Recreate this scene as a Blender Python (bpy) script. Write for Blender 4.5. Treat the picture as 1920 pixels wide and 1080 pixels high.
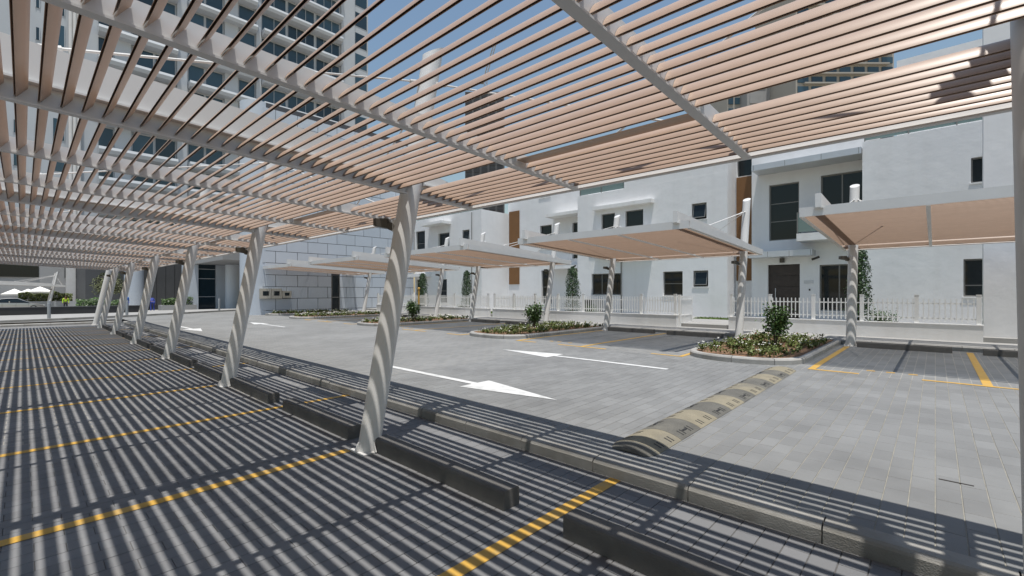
import bpy, math, random
from mathutils import Vector, Matrix
R_ = math.radians
scene = bpy.context.scene
for o in list(bpy.data.objects): bpy.data.objects.remove(o)
C = scene.collection

# ------------------------------------------------------------------ camera, sky, sun, exposure
EYE = 1.7127
YAW = 42.9375
cam_d = bpy.data.cameras.new('camera'); cam = bpy.data.objects.new('camera', cam_d); C.objects.link(cam)
cam.location = (0, 0, EYE); cam.rotation_euler = (R_(90), 0, R_(YAW))
cam_d.sensor_width = 36.0; cam_d.lens = 853.0 / 1920 * 36; cam_d.shift_y = 7.8 / 1920
cam_d.clip_start = 0.03; cam_d.clip_end = 6000
scene.camera = cam
SUN = Vector((0.155, -0.115, 1.0)).normalized()          # direction to the sun
world = bpy.data.worlds.new('World'); scene.world = world; world.use_nodes = True
wn = world.node_tree.nodes; bg = wn['Background']
sky = wn.new('ShaderNodeTexSky'); sky.sky_type = 'NISHITA'; sky.sun_disc = False
sky.sun_elevation = math.asin(SUN.z); sky.sun_rotation = math.atan2(SUN.x, SUN.y)
sky.altitude = 0; sky.air_density = 1.8; sky.dust_density = 0.8; sky.ozone_density = 2.4
world.node_tree.links.new(sky.outputs[0], bg.inputs[0]); bg.inputs[1].default_value = 0.105
sd = bpy.data.lights.new('sun', 'SUN'); so = bpy.data.objects.new('sun', sd); C.objects.link(so)
sd.energy = 5.0; sd.angle = R_(0.55); sd.color = (1.0, 0.965, 0.91)
so.rotation_euler = (-SUN).to_track_quat('-Z', 'Y').to_euler(); so.location = (0, 0, 60)
vs = scene.view_settings; vs.view_transform = 'Standard'; vs.look = 'None'; vs.exposure = 0.0; vs.gamma = 1.0
vs.use_curve_mapping = False
scene.render.engine = 'CYCLES'
scene.cycles.max_bounces = 8; scene.cycles.diffuse_bounces = 3; scene.cycles.glossy_bounces = 4

# ------------------------------------------------------------------ materials
MATS = {}
def _n(nt, t, **kw):
    n = nt.nodes.new(t)
    for k, v in kw.items(): setattr(n, k, v)
    return n
def mat(name, col, rough=0.6, metal=0.0, spec=0.5, var=0.0, scale=3.0, bump=0.0, bscale=40.0, rnd=None, rvar=0.0,
        stain=None, stain_amt=0.0, stain_scale=0.6, coat=0.0, detail=4.0, streak=0.0):
    """principled base colour with procedural mottling, optional per-piece variation, stains and bump"""
    if name in MATS: return MATS[name]
    m = bpy.data.materials.new(name); m.use_nodes = True; nt = m.node_tree; L = nt.links.new
    b = nt.nodes['Principled BSDF']
    b.inputs['Roughness'].default_value = rough; b.inputs['Metallic'].default_value = metal
    b.inputs['Specular IOR Level'].default_value = spec
    if coat: b.inputs['Coat Weight'].default_value = coat; b.inputs['Coat Roughness'].default_value = 0.05
    tc = _n(nt, 'ShaderNodeTexCoord'); gm = _n(nt, 'ShaderNodeNewGeometry')
    rgb = _n(nt, 'ShaderNodeRGB'); rgb.outputs[0].default_value = (*col, 1)
    cur = rgb.outputs[0]
    if var:
        nz = _n(nt, 'ShaderNodeTexNoise'); nz.inputs['Scale'].default_value = scale; nz.inputs['Detail'].default_value = detail
        nz.inputs['Roughness'].default_value = 0.6
        L(gm.outputs['Position'], nz.inputs['Vector'])
        mr = _n(nt, 'ShaderNodeMapRange'); L(nz.outputs[0], mr.inputs[0])
        mr.inputs[1].default_value = 0.25; mr.inputs[2].default_value = 0.75
        mr.inputs[3].default_value = 1 - var; mr.inputs[4].default_value = 1 + var
        hs = _n(nt, 'ShaderNodeHueSaturation'); L(cur, hs.inputs['Color']); L(mr.outputs[0], hs.inputs['Value']); cur = hs.outputs[0]
    if rnd:
        if rnd == 'island': src = gm.outputs['Random Per Island']
        else: src = _n(nt, 'ShaderNodeObjectInfo').outputs['Random']
        mr = _n(nt, 'ShaderNodeMapRange'); L(src, mr.inputs[0]); mr.inputs[3].default_value = 1 - rvar; mr.inputs[4].default_value = 1 + rvar
        hs = _n(nt, 'ShaderNodeHueSaturation'); L(cur, hs.inputs['Color']); L(mr.outputs[0], hs.inputs['Value']); cur = hs.outputs[0]
    if stain:
        nz = _n(nt, 'ShaderNodeTexNoise'); nz.inputs['Scale'].default_value = stain_scale; nz.inputs['Detail'].default_value = 6
        L(gm.outputs['Position'], nz.inputs['Vector'])
        mr = _n(nt, 'ShaderNodeMapRange'); L(nz.outputs[0], mr.inputs[0]); mr.inputs[1].default_value = 0.5; mr.inputs[2].default_value = 0.72
        mr.inputs[4].default_value = stain_amt
        mx = _n(nt, 'ShaderNodeMix', data_type='RGBA'); L(mr.outputs[0], mx.inputs[0]); L(cur, mx.inputs[6]); mx.inputs[7].default_value = (*stain, 1)
        cur = mx.outputs[2]
    if streak:                                               # rain streaks and dust running down a wall
        mp = _n(nt, 'ShaderNodeMapping'); mp.inputs['Scale'].default_value = (2.6, 2.6, 0.16); L(gm.outputs['Position'], mp.inputs[0])
        nz = _n(nt, 'ShaderNodeTexNoise'); nz.inputs['Scale'].default_value = 1.0; nz.inputs['Detail'].default_value = 6; L(mp.outputs[0], nz.inputs['Vector'])
        mr = _n(nt, 'ShaderNodeMapRange'); L(nz.outputs[0], mr.inputs[0]); mr.inputs[1].default_value = .48; mr.inputs[2].default_value = .75; mr.inputs[4].default_value = streak
        mx = _n(nt, 'ShaderNodeMix', data_type='RGBA'); L(mr.outputs[0], mx.inputs[0]); L(cur, mx.inputs[6]); mx.inputs[7].default_value = (.46, .44, .40, 1); cur = mx.outputs[2]
    L(cur, b.inputs['Base Color'])
    if bump:
        nz = _n(nt, 'ShaderNodeTexNoise'); nz.inputs['Scale'].default_value = bscale; nz.inputs['Detail'].default_value = 3
        L(gm.outputs['Position'], nz.inputs['Vector'])
        bp = _n(nt, 'ShaderNodeBump'); bp.inputs['Strength'].default_value = bump; bp.inputs['Distance'].default_value = 0.02
        L(nz.outputs[0], bp.inputs['Height']); L(bp.outputs[0], b.inputs['Normal'])
    MATS[name] = m
    return m

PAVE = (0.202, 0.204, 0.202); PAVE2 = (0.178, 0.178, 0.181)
def paver_sheet(name, col):
    """far paving: stretcher-bond pavers whose long joints run along world Y"""
    m = bpy.data.materials.new(name); m.use_nodes = True; nt = m.node_tree; L = nt.links.new
    b = nt.nodes['Principled BSDF']; b.inputs['Roughness'].default_value = 0.75; b.inputs['Specular IOR Level'].default_value = 0.3
    gm = _n(nt, 'ShaderNodeNewGeometry'); mp = _n(nt, 'ShaderNodeMapping'); mp.inputs['Rotation'].default_value = (0, 0, R_(90))
    L(gm.outputs['Position'], mp.inputs[0])
    br = _n(nt, 'ShaderNodeTexBrick'); br.offset = 0.5; L(mp.outputs[0], br.inputs['Vector'])
    br.inputs['Scale'].default_value = 1.0; br.inputs['Brick Width'].default_value = 0.30; br.inputs['Row Height'].default_value = 0.15
    br.inputs['Mortar Size'].default_value = 0.006; br.inputs['Mortar Smooth'].default_value = 0.3
    br.inputs['Color1'].default_value = (*[c * 0.9 for c in col], 1); br.inputs['Color2'].default_value = (*[c * 1.08 for c in col], 1)
    br.inputs['Mortar'].default_value = (0.30, 0.285, 0.25, 1)
    nz = _n(nt, 'ShaderNodeTexNoise'); nz.inputs['Scale'].default_value = 0.55; nz.inputs['Detail'].default_value = 7; L(gm.outputs['Position'], nz.inputs['Vector'])
    mr = _n(nt, 'ShaderNodeMapRange'); L(nz.outputs[0], mr.inputs[0]); mr.inputs[1].default_value = .3; mr.inputs[2].default_value = .7
    mr.inputs[3].default_value = 0.86; mr.inputs[4].default_value = 1.1
    hs = _n(nt, 'ShaderNodeHueSaturation'); L(br.outputs[0], hs.inputs['Color']); L(mr.outputs[0], hs.inputs['Value'])
    L(hs.outputs[0], b.inputs['Base Color'])
    return m
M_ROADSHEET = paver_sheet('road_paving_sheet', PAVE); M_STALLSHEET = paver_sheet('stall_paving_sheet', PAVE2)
def pv(n, col, rnd): return mat(n, col, 0.72, spec=0.3, var=0.16, scale=0.55, rnd=rnd, rvar=0.085, bump=0.25, bscale=160, stain=tuple(c * 0.62 for c in col), stain_amt=0.45, stain_scale=1.3, detail=7)
M_PAVER_O = pv('road_paver', PAVE, 'obj'); M_PAVER_I = pv('road_paver_mass', PAVE, 'island')
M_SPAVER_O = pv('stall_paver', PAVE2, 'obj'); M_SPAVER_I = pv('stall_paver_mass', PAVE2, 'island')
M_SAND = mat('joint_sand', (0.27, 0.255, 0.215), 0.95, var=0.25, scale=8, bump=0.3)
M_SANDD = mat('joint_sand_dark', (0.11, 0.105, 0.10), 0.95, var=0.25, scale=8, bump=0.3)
M_CONC = mat('kerb_concrete', (0.33, 0.32, 0.30), 0.85, var=0.14, scale=5, bump=0.25, bscale=90, rnd='obj', rvar=0.07, stain=(0.16, 0.145, 0.12), stain_amt=0.55, stain_scale=2.2)
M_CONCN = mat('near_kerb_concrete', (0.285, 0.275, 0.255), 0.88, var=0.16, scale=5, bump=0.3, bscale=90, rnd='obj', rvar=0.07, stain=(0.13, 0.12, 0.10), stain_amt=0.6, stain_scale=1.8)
M_WALK = mat('footway_concrete', (0.31, 0.305, 0.295), 0.85, var=0.1, scale=1.5, bump=0.15, bscale=60, stain=(0.3, 0.28, 0.25), stain_amt=.4)
M_GROUND = mat('ground_sand', (0.36, 0.31, 0.24), 0.95, var=0.15, scale=0.3)
M_FENCE = mat('white_fence_paint', (0.80, 0.80, 0.79), 0.5, var=0.03, scale=3)
M_STEEL = mat('white_steel', (0.63, 0.62, 0.605), 0.42, var=0.04, scale=2.5, stain=(0.5, 0.46, 0.4), stain_amt=0.25, stain_scale=1.1)
M_SLAT = mat('beige_slat', (0.425, 0.303, 0.225), 0.38, spec=0.5, var=0.05, scale=6, rnd='obj', rvar=0.035)
M_SLATI = mat('beige_slat_mass', (0.425, 0.303, 0.225), 0.38, spec=0.5, var=0.05, scale=6, rnd='island', rvar=0.035)
M_STOP = mat('wheel_stop_concrete', (0.105, 0.10, 0.095), 0.8, var=0.15, scale=7, bump=0.3, bscale=120, stain=(0.18, 0.17, 0.15), stain_amt=0.45, stain_scale=3)
M_YEL = mat('yellow_paint', (0.53, 0.31, 0.055), 0.6, var=0.12, scale=9, stain=(0.34, 0.27, 0.16), stain_amt=0.55, stain_scale=7)
M_WHT = mat('white_paint', (0.60, 0.60, 0.59), 0.65, var=0.07, scale=14, stain=(0.36, 0.36, 0.35), stain_amt=0.6, stain_scale=5)
M_STUC = mat('white_stucco', (0.76, 0.76, 0.765), 0.85, spec=0.2, var=0.035, scale=0.8, bump=0.5, bscale=2.4, streak=0.10)
M_STUC2 = mat('white_wall_paint', (0.78, 0.775, 0.77), 0.8, spec=0.2, var=0.03, scale=1.2, bump=0.12, bscale=12, stain=(0.6, 0.57, 0.52), stain_amt=.3, stain_scale=1.5, streak=0.2)
M_GLASS = mat('dark_glass', (0.010, 0.016, 0.019), 0.04, spec=0.38)
M_GLASSB = mat('tower_glass', (0.028, 0.055, 0.075), 0.08, spec=0.6, rnd='obj', rvar=0.5)
M_GLASSR = mat('rail_glass', (0.16, 0.22, 0.21), 0.08, spec=0.6)
M_FRAME = mat('grey_frame', (0.20, 0.195, 0.185), 0.45, metal=0.3)
M_BROWN = mat('brown_panel', (0.20, 0.095, 0.032), 0.55, var=0.1, scale=2)
M_DOOR = mat('dark_timber', (0.038, 0.027, 0.022), 0.5, var=0.25, scale=4, bump=0.1)
M_ALU = mat('silver_cladding', (0.55, 0.57, 0.60), 0.35, metal=0.35, var=0.04)
M_TILE = mat('cladding_panel', (0.50, 0.545, 0.60), 0.38, spec=0.5, var=0.03, scale=1.5, rnd='obj', rvar=0.04)
M_TILEJ = mat('cladding_joint', (0.06, 0.065, 0.075), 0.8)
M_TOWER = mat('tower_cladding', (0.44, 0.465, 0.49), 0.5, var=0.05, scale=0.25)
M_GREY = mat('grey_render', (0.30, 0.30, 0.30), 0.8, var=0.06, scale=0.5)
M_GREYD = mat('charcoal_render', (0.07, 0.072, 0.075), 0.6, var=0.1, scale=0.7)
M_BLACK = mat('black_granite', (0.022, 0.022, 0.024), 0.5, var=0.3, scale=2)
M_DARK = mat('dark_metal', (0.045, 0.042, 0.038), 0.45, metal=0.4)
M_BRONZE = mat('bronze_housing', (0.085, 0.078, 0.068), 0.5, metal=0.3, var=0.1)
M_BEIGE = mat('beige_tower', (0.34, 0.32, 0.285), 0.8, var=0.05, scale=.2)
M_BOLL = mat('bollard_steel', (0.34, 0.36, 0.38), 0.4, metal=0.6)
M_SOIL = mat('soil', (0.20, 0.115, 0.065), 0.95, var=0.3, scale=14, bump=0.8, bscale=45)
M_GRASS = mat('grass', (0.085, 0.135, 0.022), 0.85, var=0.3, scale=5, rnd='island', rvar=.35)
M_LEAF = mat('bush_leaf', (0.055, 0.10, 0.026), 0.45, spec=0.4, rnd='island', rvar=0.55)
M_LEAFD = mat('clipped_leaf', (0.030, 0.062, 0.018), 0.45, spec=0.4, rnd='island', rvar=0.6)
M_LEAFY = mat('bed_leaf', (0.095, 0.120, 0.030), 0.55, spec=0.3, rnd='island', rvar=0.55)
M_LEAFO = mat('olive_leaf', (0.12, 0.13, 0.06), 0.6, rnd='island', rvar=0.5)
M_PETAL = mat('white_petal', (0.80, 0.78, 0.72), 0.6, rnd='island', rvar=0.12)
M_PETALR = mat('pink_petal', (0.55, 0.09, 0.12), 0.6, rnd='island', rvar=0.3)
M_WOOD = mat('stem_wood', (0.10, 0.07, 0.045), 0.85, var=0.2, scale=12)
M_RUBY = mat('bump_yellow_rubber', (0.26, 0.23, 0.165), 0.85, var=0.15, scale=6, bump=0.9, bscale=75, stain=(0.17, 0.16, 0.135), stain_amt=0.85, stain_scale=1.6)
M_RUBB = mat('bump_black_rubber', (0.125, 0.12, 0.105), 0.85, var=0.2, scale=6, bump=0.9, bscale=75, stain=(0.19, 0.18, 0.15), stain_amt=0.7, stain_scale=3)
M_RUBS = mat('bump_slot', (0.015, 0.015, 0.015), 0.7)
M_BEIGEBOX = mat('meter_box', (0.43, 0.40, 0.34), 0.6, var=.05)
M_SKIN = mat('skin', (0.22, 0.11, 0.065), 0.6); M_HAIR = mat('hair', (0.012, 0.010, 0.010), 0.6)
M_BLUE = mat('blue_overall', (0.035, 0.055, 0.26), 0.85, var=.1, scale=9); M_BLUE2 = mat('bright_blue_shirt', (0.03, 0.13, 0.42), 0.85)
M_HIVIS = mat('hivis_vest', (0.42, 0.62, 0.03), 0.7); M_TROUS = mat('dark_trousers', (0.03, 0.03, 0.035), 0.85)
M_CAR = mat('silver_car_paint', (0.45, 0.44, 0.42), 0.28, metal=0.75, coat=0.8); M_TYRE = mat('tyre', (0.02, 0.02, 0.02), 0.85)
M_RIM = mat('alloy_rim', (0.5, 0.5, 0.5), 0.3, metal=0.9); M_LAMP = mat('lamp_lens', (0.6, 0.6, 0.58), 0.15); M_RED = mat('tail_lens', (0.35, 0.02, 0.02), 0.25)
M_CANVAS = mat('white_canvas', (0.80, 0.79, 0.76), 0.85)

# ------------------------------------------------------------------ mesh helpers
class MB:
    def __init__(s): s.v = []; s.f = []
    def quad(s, a, b, c, d):
        n = len(s.v); s.v += [tuple(a), tuple(b), tuple(c), tuple(d)]; s.f.append((n, n + 1, n + 2, n + 3)); return s
    def poly(s, pts):
        n = len(s.v); s.v += [tuple(p) for p in pts]; s.f.append(tuple(range(n, n + len(pts)))); return s
    def box(s, x0, x1, y0, y1, z0, z1, bottom=True):
        if x0 > x1: x0, x1 = x1, x0
        if y0 > y1: y0, y1 = y1, y0
        n = len(s.v)
        s.v += [(x0, y0, z0), (x1, y0, z0), (x1, y1, z0), (x0, y1, z0), (x0, y0, z1), (x1, y0, z1), (x1, y1, z1), (x0, y1, z1)]
        fs = [(4, 5, 6, 7), (0, 1, 5, 4), (1, 2, 6, 5), (2, 3, 7, 6), (3, 0, 4, 7)] + ([(3, 2, 1, 0)] if bottom else [])
        s.f += [tuple(i + n for i in f) for f in fs]; return s
    def hexa(s, bot, top):
        n = len(s.v); s.v += [tuple(p) for p in bot] + [tuple(p) for p in top]
        s.f += [tuple(i + n for i in f) for f in [(4, 5, 6, 7), (0, 1, 5, 4), (1, 2, 6, 5), (2, 3, 7, 6), (3, 0, 4, 7), (3, 2, 1, 0)]]; return s
    def prism(s, prof, a, b, axis='x'):
        """extrude a closed 2-D profile along an axis from a to b; profile (p,q): x-axis->(y,z), y-axis->(x,z), z-axis->(x,y)"""
        n = len(s.v); k = len(prof)
        def P(t, p, q): return {'x': (t, p, q), 'y': (p, t, q), 'z': (p, q, t)}[axis]
        s.v += [P(a, p, q) for p, q in prof] + [P(b, p, q) for p, q in prof]
        for i in range(k):
            j = (i + 1) % k; s.f.append((n + i, n + j, n + k + j, n + k + i))
        s.f.append(tuple(n + i for i in reversed(range(k)))); s.f.append(tuple(n + k + i for i in range(k))); return s
    def tube(s, pts, rad, n=10, caps=True):
        pts = [Vector(p) for p in pts]; rad = rad if isinstance(rad, (list, tuple)) else [rad] * len(pts)
        base = len(s.v); 
        for i, p in enumerate(pts):
            d = (pts[min(i + 1, len(pts) - 1)] - pts[max(i - 1, 0)]).normalized()
            u = d.cross(Vector((0, 0, 1))); u = Vector((1, 0, 0)) if u.length < 1e-4 else u.normalized(); w = d.cross(u)
            for k in range(n):
                a = 2 * math.pi * k / n; s.v.append(tuple(p + (u * math.cos(a) + w * math.sin(a)) * rad[i]))
        for i in range(len(pts) - 1):
            for k in range(n):
                a = base + i * n + k; b = base + i * n + (k + 1) % n; s.f.append((a, b, b + n, a + n))
        if caps:
            s.f.append(tuple(base + k for k in range(n))); e = base + (len(pts) - 1) * n; s.f.append(tuple(e + k for k in reversed(range(n))))
        return s
    def lathe(s, prof, c=(0, 0), n=16):
        base = len(s.v)
        for r, z in prof:
            for k in range(n):
                a = 2 * math.pi * k / n; s.v.append((c[0] + r * math.cos(a), c[1] + r * math.sin(a), z))
        for i in range(len(prof) - 1):
            for k in range(n):
                a = base + i * n + k; b = base + i * n + (k + 1) % n; s.f.append((a, b, b + n, a + n))
        s.f.append(tuple(base + k for k in reversed(range(n)))); e = base + (len(prof) - 1) * n; s.f.append(tuple(e + k for k in range(n))); return s
    def mesh(s, name, m=None, smooth=False, off=None):
        me = bpy.data.meshes.new(name)
        v = s.v if off is None else [(a - off[0], b - off[1], c - off[2]) for a, b, c in s.v]
        me.from_pydata(v, [], s.f); me.update()
        if m: me.materials.append(m)
        if smooth:
            me.polygons.foreach_set('use_smooth', [True] * len(me.polygons)); me.set_sharp_from_angle(angle=R_(38))
        return me
def link(name, me, parent=None, loc=(0, 0, 0), rot=(0, 0, 0)):
    o = bpy.data.objects.new(name, me); C.objects.link(o); o.location = loc; o.rotation_euler = rot
    if parent: o.parent = parent
    return o
def tag(o, label, cat, group=None):
    o['label'] = label; o['category'] = cat
    if group: o['group'] = group
    return o
def thing(name, label, cat, loc=(0, 0, 0), rz=0, group=None):
    o = bpy.data.objects.new(name, None); C.objects.link(o); o.location = loc; o.rotation_euler = (0, 0, rz)
    o.empty_display_size = 0.2
    return tag(o, label, cat, group)
def root_loc(o):
    while o.parent: o = o.parent
    return o.location
def part(parent, name, mb, m, smooth=False, world=False, kind=None, loc=(0, 0, 0), rot=(0, 0, 0)):
    """world=True: the shape was given in world coordinates (thing unrotated)"""
    o = link(name, mb.mesh(name, m, smooth, off=root_loc(parent) if world else None), parent, loc, rot)
    if kind: o['kind'] = kind
    return o
def struct(name, mb, m, smooth=False, kind='structure'):
    o = link(name, mb.mesh(name, m, smooth)); o['kind'] = kind; return o
def copy_tree(o, parent=None):
    c = o.copy(); C.objects.link(c); c.parent = parent
    for ch in list(o.children): copy_tree(ch, c)
    return c
rng = random.Random(7)

# ------------------------------------------------------------------ levels and key lines
RD = 0.19                     # road level; the near parking bays lie at 0
RZ0, RZY0, RZY1 = 0.125, 3.86, 11.86
def rz(y): return RZ0 + (RD - RZ0) * min(max((y - RZY0) / (RZY1 - RZY0), 0), 1)     # road rises gently to the far row
RSL = math.atan((RD - RZ0) / (RZY1 - RZY0))
KY = 3.70                     # kerb face between bays and road
XC = -4.50                    # second near column
COLX = [5.37, 0.37] + [XC - 5 * k for k in range(5)] + [-29.2, -31.9]
CY = 2.55
BAYX0, BAYX1 = -33.2, 9.0
ROW2Y = 15.85                 # column feet of the far row
ROW2K = 16.45                 # kerb of the footway behind it

# ground reaching the horizon
struct('ground', MB().quad((-3000, -3000, -0.62), (3000, -3000, -0.62), (3000, 3000, -0.62), (-3000, 3000, -0.62)), M_GROUND)

# ---- paving of the near bays and of the road: sheets, with real pavers where they can be told apart
PW, PL, GAP = 0.15, 0.30, 0.0065
def paver_field(owner, nm, x0, x1, y0, y1, ztop, mo, mi, keep, limit=300):
    """stretcher-bond pavers; the nearest in view are single objects, the rest one mass"""
    def shape(dz=0):
        h, e = 0.02, 0.0025
        a, b = (PW - GAP) / 2, (PL - .0035) / 2
        m = MB(); n = 0
        m.v = [(-a, -b, -h), (a, -b, -h), (a, b, -h), (-a, b, -h), (-a, -b, -e), (a, -b, -e), (a, b, -e), (-a, b, -e),
               (-a + e, -b + e, 0), (a - e, -b + e, 0), (a - e, b - e, 0), (-a + e, b - e, 0)]
        m.f = [(8, 9, 10, 11), (4, 5, 9, 8), (5, 6, 10, 9), (6, 7, 11, 10), (7, 4, 8, 11), (0, 1, 5, 4), (1, 2, 6, 5), (2, 3, 7, 6), (3, 0, 4, 7)]
        return m
    base = shape(); me = base.mesh(nm, mo)
    spots = []
    nx = int((x1 - x0) / PW); ny = int((y1 - y0) / PL)
    for i in range(nx):
        for j in range(ny):
            x = x0 + (i + .5) * PW; y = y0 + (j + .5 + (0.5 if i % 2 else 0)) * PL
            if y + PL / 2 > y1: continue
            spots.append((x, y, (rz(y) if ztop is None else ztop) + rng.uniform(-.001, .001), rng.uniform(-.003, .003) + (RSL if ztop is None else 0), rng.uniform(-.003, .003)))
    halves = []
    for i in range(1, nx, 2):
        x = x0 + (i + .5) * PW
        for y in (y0 + PL / 4, y0 + (ny - .5) * PL + PL / 4):
            halves.append((x, y, (rz(y) if ztop is None else ztop)))
    for i in range(nx):                                   # leftover strip at the far edge
        x = x0 + (i + .5) * PW; yl = y0 + ny * PL
        if y1 - yl > .02: halves.append((x, (yl + y1) / 2, (rz(y1) if ztop is None else ztop), (y1 - yl) / PL))
    a = R_(YAW); c, s = math.cos(a), math.sin(a)
    def seen(p):
        d = p[1] * c - p[0] * s; l = p[1] * s + p[0] * c
        if d < 0.9: return None
        u = 960 + 853 * l / d; v = 547.8 + 853 * (EYE - p[2]) / d
        return d if (-20 < u < 1905 and v < 1100 and keep(p)) else None
    order = sorted([(seen(p), i) for i, p in enumerate(spots) if seen(p)])
    single = set(i for _, i in order[:limit])
    mass = MB()
    for h_ in halves:
        x, y, z = h_[:3]; k_ = h_[3] if len(h_) > 3 else .5
        n = len(mass.v); mass.v += [(x + a, y + b * k_ * (.99 if k_ < .5 else 1), z + cc) for a, b, cc in base.v]; mass.f += [tuple(k + n for k in f) for f in base.f]
    for i, (x, y, z, rx, ry) in enumerate(spots):
        if i in single: link(nm, me, owner, (x, y, z), (rx, ry, 0))
        else:
            n = len(mass.v); mass.v += [(x + a, y + b, z + cc + a * -ry + b * rx) for a, b, cc in base.v]; mass.f += [tuple(k + n for k in f) for f in base.f]
    o = link(nm + '_mass', mass.mesh(nm + '_mass', mi), owner); o['kind'] = 'stuff'

PX0, PX1 = -7.5, 3.0
RY0, RY1 = KY + 0.16, 10.52
SY0 = -1.15
# road slab: a sunken bed under the real pavers, the pattern sheet beyond them
def sheet(m, x0, x1, ys, dz=0, zx0=None):
    for a, b in zip(ys[:-1], ys[1:]):
        m.quad((x0, a, zx0 or rz(a) + dz), (x1, a, rz(a) + dz), (x1, b, rz(b) + dz), (x0, b, zx0 or rz(b) + dz))
    return m
rm_ = MB(); ysr = [RY0, RY1, RZY1, ROW2K + .05]
sheet(rm_, PX1, 40, ysr); sheet(rm_, -29, PX0, ysr); sheet(rm_, PX0, PX1, ysr[1:]); sheet(rm_, -33.6, -29, ysr, 0, RD)
rm_.quad((-44, -30, RD), (-33.6, -30, RD), (-33.6, ROW2K + .05, RD), (-44, ROW2K + .05, RD))
road = struct('road', rm_, M_ROADSHEET)
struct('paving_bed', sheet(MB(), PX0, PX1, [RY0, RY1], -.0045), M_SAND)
paver_field(road, 'paver', PX0, PX1, RY0, RY1, None, M_PAVER_O, M_PAVER_I, lambda p: True)
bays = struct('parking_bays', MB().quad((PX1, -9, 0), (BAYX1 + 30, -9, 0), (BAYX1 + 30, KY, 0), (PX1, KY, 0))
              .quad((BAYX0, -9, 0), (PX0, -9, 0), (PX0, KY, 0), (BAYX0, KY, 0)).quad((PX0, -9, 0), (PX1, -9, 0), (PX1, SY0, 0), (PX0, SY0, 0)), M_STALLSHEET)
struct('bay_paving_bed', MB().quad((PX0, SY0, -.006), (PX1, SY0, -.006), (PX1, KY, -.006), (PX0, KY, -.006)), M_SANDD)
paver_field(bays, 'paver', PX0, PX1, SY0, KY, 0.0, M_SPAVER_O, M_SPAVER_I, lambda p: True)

# ---- kerb between bays and road (stone by stone)
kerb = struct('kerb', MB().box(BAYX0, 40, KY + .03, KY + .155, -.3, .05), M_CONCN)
kp = [(0, -.02), (0, .092), (.010, .110), (.030, .124), (.16, .130), (.16, -.02)]
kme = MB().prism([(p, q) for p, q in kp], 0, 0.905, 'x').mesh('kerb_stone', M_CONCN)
x = 3.1; k = 0
while x > BAYX0 + .9:
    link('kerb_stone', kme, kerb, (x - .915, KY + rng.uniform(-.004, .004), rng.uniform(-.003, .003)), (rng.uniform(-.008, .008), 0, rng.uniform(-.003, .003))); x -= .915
# far end of the bays: a kerb step up to the crossing road
ek = struct('end_kerb', MB().box(BAYX0 - .15, BAYX0 - .03, -9, KY, -.3, .05), M_CONC)
y = KY; kme2 = MB().prism([(-q_[0], q_[1]) for q_ in kp], 0, 0.905, 'y').mesh('kerb_stone', M_CONC)
while y > -6:
    link('kerb_stone', kme2, ek, (BAYX0, y - .915, 0)); y -= .915
# skirts so the slabs are solid
struct('road_edge', MB().box(-33.4, 40, KY + .16, KY + .2, -.6, RZ0 - .02).box(-44, 40, ROW2K, ROW2K + .04, -.6, RD - .02), M_CONC)

# ---- painted markings
def paint(name, mb, m): return struct(name, mb, m)
def flat(mb, x0, x1, y0, y1, z):
    if z != 'road': return mb.quad((x0, y0, z), (x1, y0, z), (x1, y1, z), (x0, y1, z))
    ys = [y0] + ([RZY1] if y0 < RZY1 < y1 else []) + [y1]
    for a, b in zip(ys[:-1], ys[1:]): mb.quad((x0, a, rz(a) + .006), (x1, a, rz(a) + .006), (x1, b, rz(b) + .006), (x0, b, rz(b) + .006))
    return mb
for k in range(7):
    xx = XC - .15 - 5 * k
    if xx > BAYX0: paint('bay_line', flat(MB(), xx - .055, xx + .055, -2.6, 2.4, .005), M_YEL)
for k in range(-2, 6):
    xx = -2.14 - 5 * (k + (0 if k < 0 else 0))
    if xx > BAYX0: paint('bay_line', flat(MB(), xx - .055, xx + .055, -2.6, KY - .012, .005), M_YEL)
def arrow(tipx, tailx, yc):
    s_ = 1 if tipx > tailx else -1; hb = tipx - s_ * 1.78
    P = lambda x, y: (x, y, rz(y) + .006)
    pts = [P(tipx, yc), P(hb, yc + .34), P(hb, yc - .34)]
    m = MB().poly(pts).quad(P(hb, yc - .065), P(hb, yc + .065), P(tailx, yc + .065), P(tailx, yc - .065))
    return paint('lane_arrow', m, M_WHT)
arrow(-4.03, -8.75, 5.30); arrow(-8.53, -3.93, 8.80); arrow(-21.6, -26.3, 4.92); arrow(-25.8, -21.2, 7.93)
# yellow bay marks of the far row: side lines and T ends
ROW2C = [(-1.74, 3.2), (-9.62, -4.74), (-17.66, -12.74), (-25.6, -20.7), (-33.6, -28.7)]   # column x pairs of each carport
for (xa, xb) in ROW2C[:4]:
    w = xb - xa
    for i, xx in enumerate((xa - .06, xa + w / 2 - .1, xb + .3)):
        m = flat(MB(), xx - .06, xx + .06, 10.62, ROW2K - .3, 'road')
        if i == 0: flat(m, xx + .06, xx + .75, 10.62, 10.72, 'road')
        elif i == 1: flat(m, xx - .8, xx - .06, 10.62, 10.72, 'road'); flat(m, xx + .06, xx + .8, 10.62, 10.72, 'road')
        else: flat(m, xx - .75, xx - .06, 10.62, 10.72, 'road')
        paint('bay_line', m, M_YEL)
    for q in range(3):
        xx = xa + .75 + q * .35 + rng.uniform(-.1, .1); paint('paint_dab', flat(MB(), xx, xx + .13, 11.15, 11.24, 'road'), M_YEL)
# drain slot and dark stains
paint('drain_slot', MB().box(.02, .23, 5.25, 5.266, rz(5.25), rz(5.25) + .005), M_DARK)

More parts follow.
